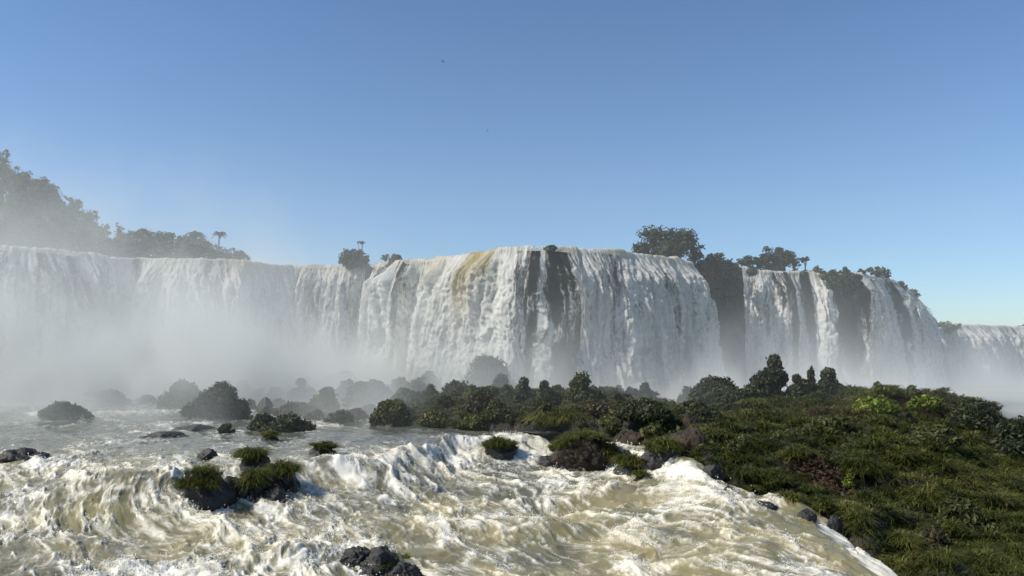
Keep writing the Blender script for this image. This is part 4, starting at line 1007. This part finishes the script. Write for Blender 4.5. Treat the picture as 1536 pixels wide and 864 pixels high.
FT = [  # px, top, D, width, height, look
 (4, 213, 182, 34, 62, "tallest emergent tree at the very left edge above the forest"),
 (30, 250, 180, 60, 60, "broad rounded tree just right of the tallest emergent one"),
 (62, 264, 178, 52, 56, "dense domed tree on the upper left forest slope"),
 (86, 272, 180, 30, 50, "loose-topped tree sticking out above the left forest edge"),
 (112, 289, 178, 40, 52, "open feathery tree on the forest edge with sky showing through"),
 (134, 306, 176, 36, 56, "round tree stepping down the forest edge"),
 (152, 332, 174, 34, 50, "lower round tree at the foot of the steep forest edge"),
 (178, 319, 172, 21, 62, "slim bottle-shaped tree rising above the low forest"),
 (200, 342, 172, 36, 40, "low spreading tree right of the slim bottle-shaped one"),
 (222, 340, 174, 38, 42, "flat-crowned tree in the low forest"),
 (246, 342, 172, 38, 42, "dense tree with a ragged top in the low forest"),
 (268, 348, 170, 34, 36, "small round tree left of the drooping palm"),
 (304, 356, 168, 34, 32, "small bush-like tree between the two palms"),
 (318, 362, 168, 26, 26, "low tree under the lone palm"),
 (340, 368, 166, 30, 24, "last low tree of the forest beside the gap"),
 (362, 376, 160, 32, 16, "separate low bush just beyond the end of the forest"),
 (15, 300, 165, 70, 70, "wide misty tree in the lower left corner of the forest"),
 (70, 318, 162, 64, 64, "broad misty tree on the lower left slope"),
 (118, 340, 160, 56, 50, "misty tree above the pale left strand of the falls"),
 (160, 356, 158, 50, 38, "misty round tree above the dark gap in the left falls"),
 (205, 360, 156, 50, 32, "low dark tree right above the lip at the left"),
 (248, 362, 156, 48, 30, "low dark tree above the brown-tinted lip"),
 (290, 366, 156, 46, 26, "squat dark tree close to the lip under the drooping palm"),
 (328, 374, 156, 44, 18, "squat bush close to the lip under the lone palm"),
 (-40, 210, 182, 80, 80, "large tree just outside the left edge of the forest"),
 (40, 285, 170, 50, 60, "full-crowned tree in the middle of the left forest"),
 (96, 310, 168, 46, 54, "shaded tree between the domed and the feathery trees"),
 (140, 335, 166, 40, 48, "shaded tree under the stepping round one"),
]
for i, (px, top, D, w, h, lab) in enumerate(FT):
    X = (px - CX) / F * D
    zt = (HZ - top) / F * D; zg = float(hs_z(np.array([X]), np.array([float(D)]))[0])
    hh = max(h * D / F, min(zt - zg + 1, 18)) * F / D
    tree(px, top + hh, D, w, hh, lab, 500 + i, M_leafd if i % 3 else M_leaf, group="trees of the left forest", clumps=18 if w > 30 else 9, trunk=.18, dens=0.9)
def palm(px, top, D, trunk_px, r_px, label, seed, droop=1.0):
    k = D / F; X, Y, Zt = W(px, top + r_px * 0.5, D); hT = trunk_px * k; r = r_px * k
    t = thing("palm_tree", label, "palm tree", (X, Y, Zt - hT), "palms above the left forest")
    mb = MB(); limb(mb, (0, 0, -2), (0.2, 0, hT), 0.22, 0.14, bend=0.02); mb.build("trunk", M_bark, t)
    rs = np.random.default_rng(seed); mb = MB()
    for i in range(22):
        a = i * 2.4 + rs.uniform(-.3, .3); up = rs.uniform(-0.1, 1.1); Lf = r * rs.uniform(0.85, 1.2)
        s = np.linspace(0.05, 1, 16)
        hx = Lf * s * math.cos(up * 0.8); z = Lf * (math.sin(up) * s - droop * 0.65 * s ** 2)
        P = np.stack([math.cos(a) * hx, math.sin(a) * hx, hT + z], 1) + np.array([0.2, 0, 0])
        side = np.array([-math.sin(a), math.cos(a), 0])
        for sg in (-1, 1):
            tip = P + side * sg * (Lf * 0.30 * np.sin(s * 2.6 + 0.35))[:, None] + np.array([0, 0, -0.16 * Lf])
            q = np.stack([P, P + np.array([0, 0, 0.12]), tip], 1).reshape(-1, 3)
            mb.add(q, np.arange(len(q)).reshape(-1, 3), rs.uniform(0.2, 0.9))
            d = (P[1:] - P[:-1]) * 0.6
            q = np.stack([P[:-1], P[:-1] + d, tip[:-1] + d * .3], 1).reshape(-1, 3)
            mb.add(q, np.arange(len(q)).reshape(-1, 3), rs.uniform(0.2, 0.9))
    mb.build("crown", M_leafd, t)
_fl = ["broad pale tree low on the far-left slope, first of a misty row", "hazy tree on the far-left slope, second of a misty row", "hazy round tree on the left slope, third of the misty row",
       "hazy low tree, fourth of the misty row above the left lip", "hazy low tree, fifth of the misty row above the left lip", "dim tree, sixth and last of the misty row above the left lip"]
for i, (px, top, w) in enumerate([(10, 330, 70), (48, 338, 66), (88, 346, 60), (126, 356, 54), (162, 366, 50), (196, 370, 46)]):
    tree(px, 390, 160, w, 390 - top, _fl[i], 600 + i, M_leafd, group="trees of the left forest", clumps=16, trunk=.05, dens=0.8)
for i, (px, top, D, w, hh_, lab) in enumerate([(22, 240, 184, 44, 90, "tall dense tree filling the gap right of the emergent one"), (50, 258, 183, 44, 90, "tall dense tree under the upper forest skyline"), (76, 274, 182, 44, 80, "dense tree in the skyline before the loose-topped one"),
       (100, 296, 181, 40, 70, "dense dark tree behind the feathery one"), (125, 312, 180, 38, 70, "dense dark tree behind the stepping round one"), (146, 334, 179, 34, 60, "dense tree behind the lower round one"), (188, 346, 176, 40, 44, "dense bushy tree at the foot of the slim bottle-shaped one"),
       (234, 348, 175, 44, 40, "dense bushy tree filling the low forest, left one"), (282, 352, 174, 44, 36, "dense bushy tree filling the low forest, right one")]):
    tree(px, top + hh_, D, w, hh_, lab, 640 + i, M_leafd, group="trees of the left forest", clumps=16, trunk=.05, dens=0.9)
palm(328, 345, 168, 26, 11, "lone palm on a thin trunk at the right end of the forest", 1)
palm(214, 342, 173, 24, 11, "small hazy palm left of the drooping one, in the low forest", 3, 1.1)
palm(291, 343, 169, 30, 18, "drooping broad palm in the low forest left of the lone palm", 2, 1.2)

# ------------------------------------------------------------------ birds
def bird(px, py, D, span, roll, yaw, label):
    X, Y, Z = W(px, py, D)
    mb = MB(); v, f = ico(3)
    q = v.copy(); q = q * np.array([0.045, 0.15, 0.042]) * span / 0.45
    q[:, 0] *= 1 - 0.5 * np.clip(v[:, 1], 0, 1) ** 2
    mb.add(q, f)
    w = []
    for sg in (-1, 1):
        s = np.linspace(0, 1, 8); ch = 0.13 * (1 - s ** 2 * 0.85); x = sg * s * 0.5 * span; y0 = 0.04 - 0.10 * s ** 2
        z = 0.10 * np.sin(s * 2.2) * span
        up = np.stack([x, y0, z + 0.006], 1); dn = np.stack([x, y0 - ch, z], 1); lo = np.stack([x, y0 - ch * .4, z - 0.006], 1)
        vv = np.stack([up, dn, lo], 1).reshape(-1, 3)
        ff = [(3 * i + a, 3 * i + 3 + a, 3 * i + 3 + b, 3 * i + b) for i in range(7) for a, b in ((0, 1), (1, 2), (2, 0))]
        mb.add(vv, ff)
    mb.add([(0, -0.12, 0.01), (-0.05, -0.26, 0), (0, -0.22, -0.005), (0.05, -0.26, 0), (0, -0.12, -0.012)], [(0, 1, 2), (0, 2, 3), (4, 2, 1), (4, 3, 2)])
    o = mb.build("bird", M_bird); o.location = (X, Y, Z); o.rotation_euler = (0, roll, yaw)
    return tag(o, label, "bird", "birds gliding in the open sky")
bird(664, 92, 90, 0.62, 0.75, 0.5, "upper small dark bird gliding in the open blue sky")
bird(731, 196, 90, 0.60, 1.35, 0.2, "lower small dark bird banking upright above the falls")

# ------------------------------------------------------------------ haze and spray mist
def box(name, x0, x1, y0, y1, z0, z1, mat):
    mb = MB(); v = [(x, y, z) for x in (x0, x1) for y in (y0, y1) for z in (z0, z1)]
    mb.add(v, [(0, 1, 3, 2), (4, 6, 7, 5), (0, 4, 5, 1), (2, 3, 7, 6), (0, 2, 6, 4), (1, 5, 7, 3)])
    return mb.build(name, mat)
m = bpy.data.materials.new("falls_mist"); m.use_nodes = True; nt = m.node_tree; nt.nodes.clear()
out = N(nt, "ShaderNodeOutputMaterial"); vs = N(nt, "ShaderNodeVolumePrincipled")
vs.inputs["Color"].default_value = (0.98, 1.0, 0.97, 1); vs.inputs["Anisotropy"].default_value = 0.12
geo = N(nt, "ShaderNodeNewGeometry"); sep = N(nt, "ShaderNodeSeparateXYZ"); nt.links.new(geo.outputs["Position"], sep.inputs[0])
x_, y_, z_ = sep.outputs
nz = N(nt, "ShaderNodeTexNoise"); nz.inputs["Scale"].default_value = 0.06; nz.inputs["Detail"].default_value = 3; nz.inputs["Distortion"].default_value = 0.0
mp = N(nt, "ShaderNodeMapping"); mp.inputs["Scale"].default_value = (1, 1, 0.75); nt.links.new(geo.outputs["Position"], mp.inputs[0]); nt.links.new(mp.outputs[0], nz.inputs["Vector"])
def mr(v, a, b, c, d, smooth=True):
    n = N(nt, "ShaderNodeMapRange"); n.interpolation_type = 'SMOOTHSTEP' if smooth else 'LINEAR'
    nt.links.new(v, n.inputs["Value"])
    for k_, q in zip(("From Min", "From Max", "To Min", "To Max"), (a, b, c, d)): n.inputs[k_].default_value = q
    return n.outputs["Result"]
# height of the mist bank falls off from the left to the right
Hs = mr(x_, -85, 0, 9.0, 4.3)
hgt = math_(nt, 'POWER', 2.718, math_(nt, 'DIVIDE', math_(nt, 'MULTIPLY', math_(nt, 'ADD', z_, 9.0), -1.0), Hs))
dep = mr(y_, 66, 130, 0.0, 1.0)
lft = math_(nt, 'MULTIPLY', mr(x_, -60, 20, 1.0, 0.34), mr(x_, 40, 80, 1.0, 0.45))
nf = mr(nz.outputs["Fac"], 0.41, 0.61, 0.10, 2.6)
d_ = math_(nt, 'MULTIPLY', math_(nt, 'MULTIPLY', hgt, dep), math_(nt, 'MULTIPLY', lft, nf))
ceil_ = mr(z_, 30, 44, 1.0, 0.0)
d_ = math_(nt, 'MULTIPLY', math_(nt, 'MULTIPLY', d_, ceil_), 0.15)
d_ = math_(nt, 'ADD', d_, 0.0011)
nt.links.new(d_, vs.inputs["Density"]); nt.links.new(vs.outputs[0], out.inputs["Volume"])
m.cycles.volume_step_rate = 0.35
ms = box("mist", -230, 150, 64, 235, -11, 45, m)
tag(ms, "white spray mist billowing up from the foot of the falls", "mist", kind='stuff')
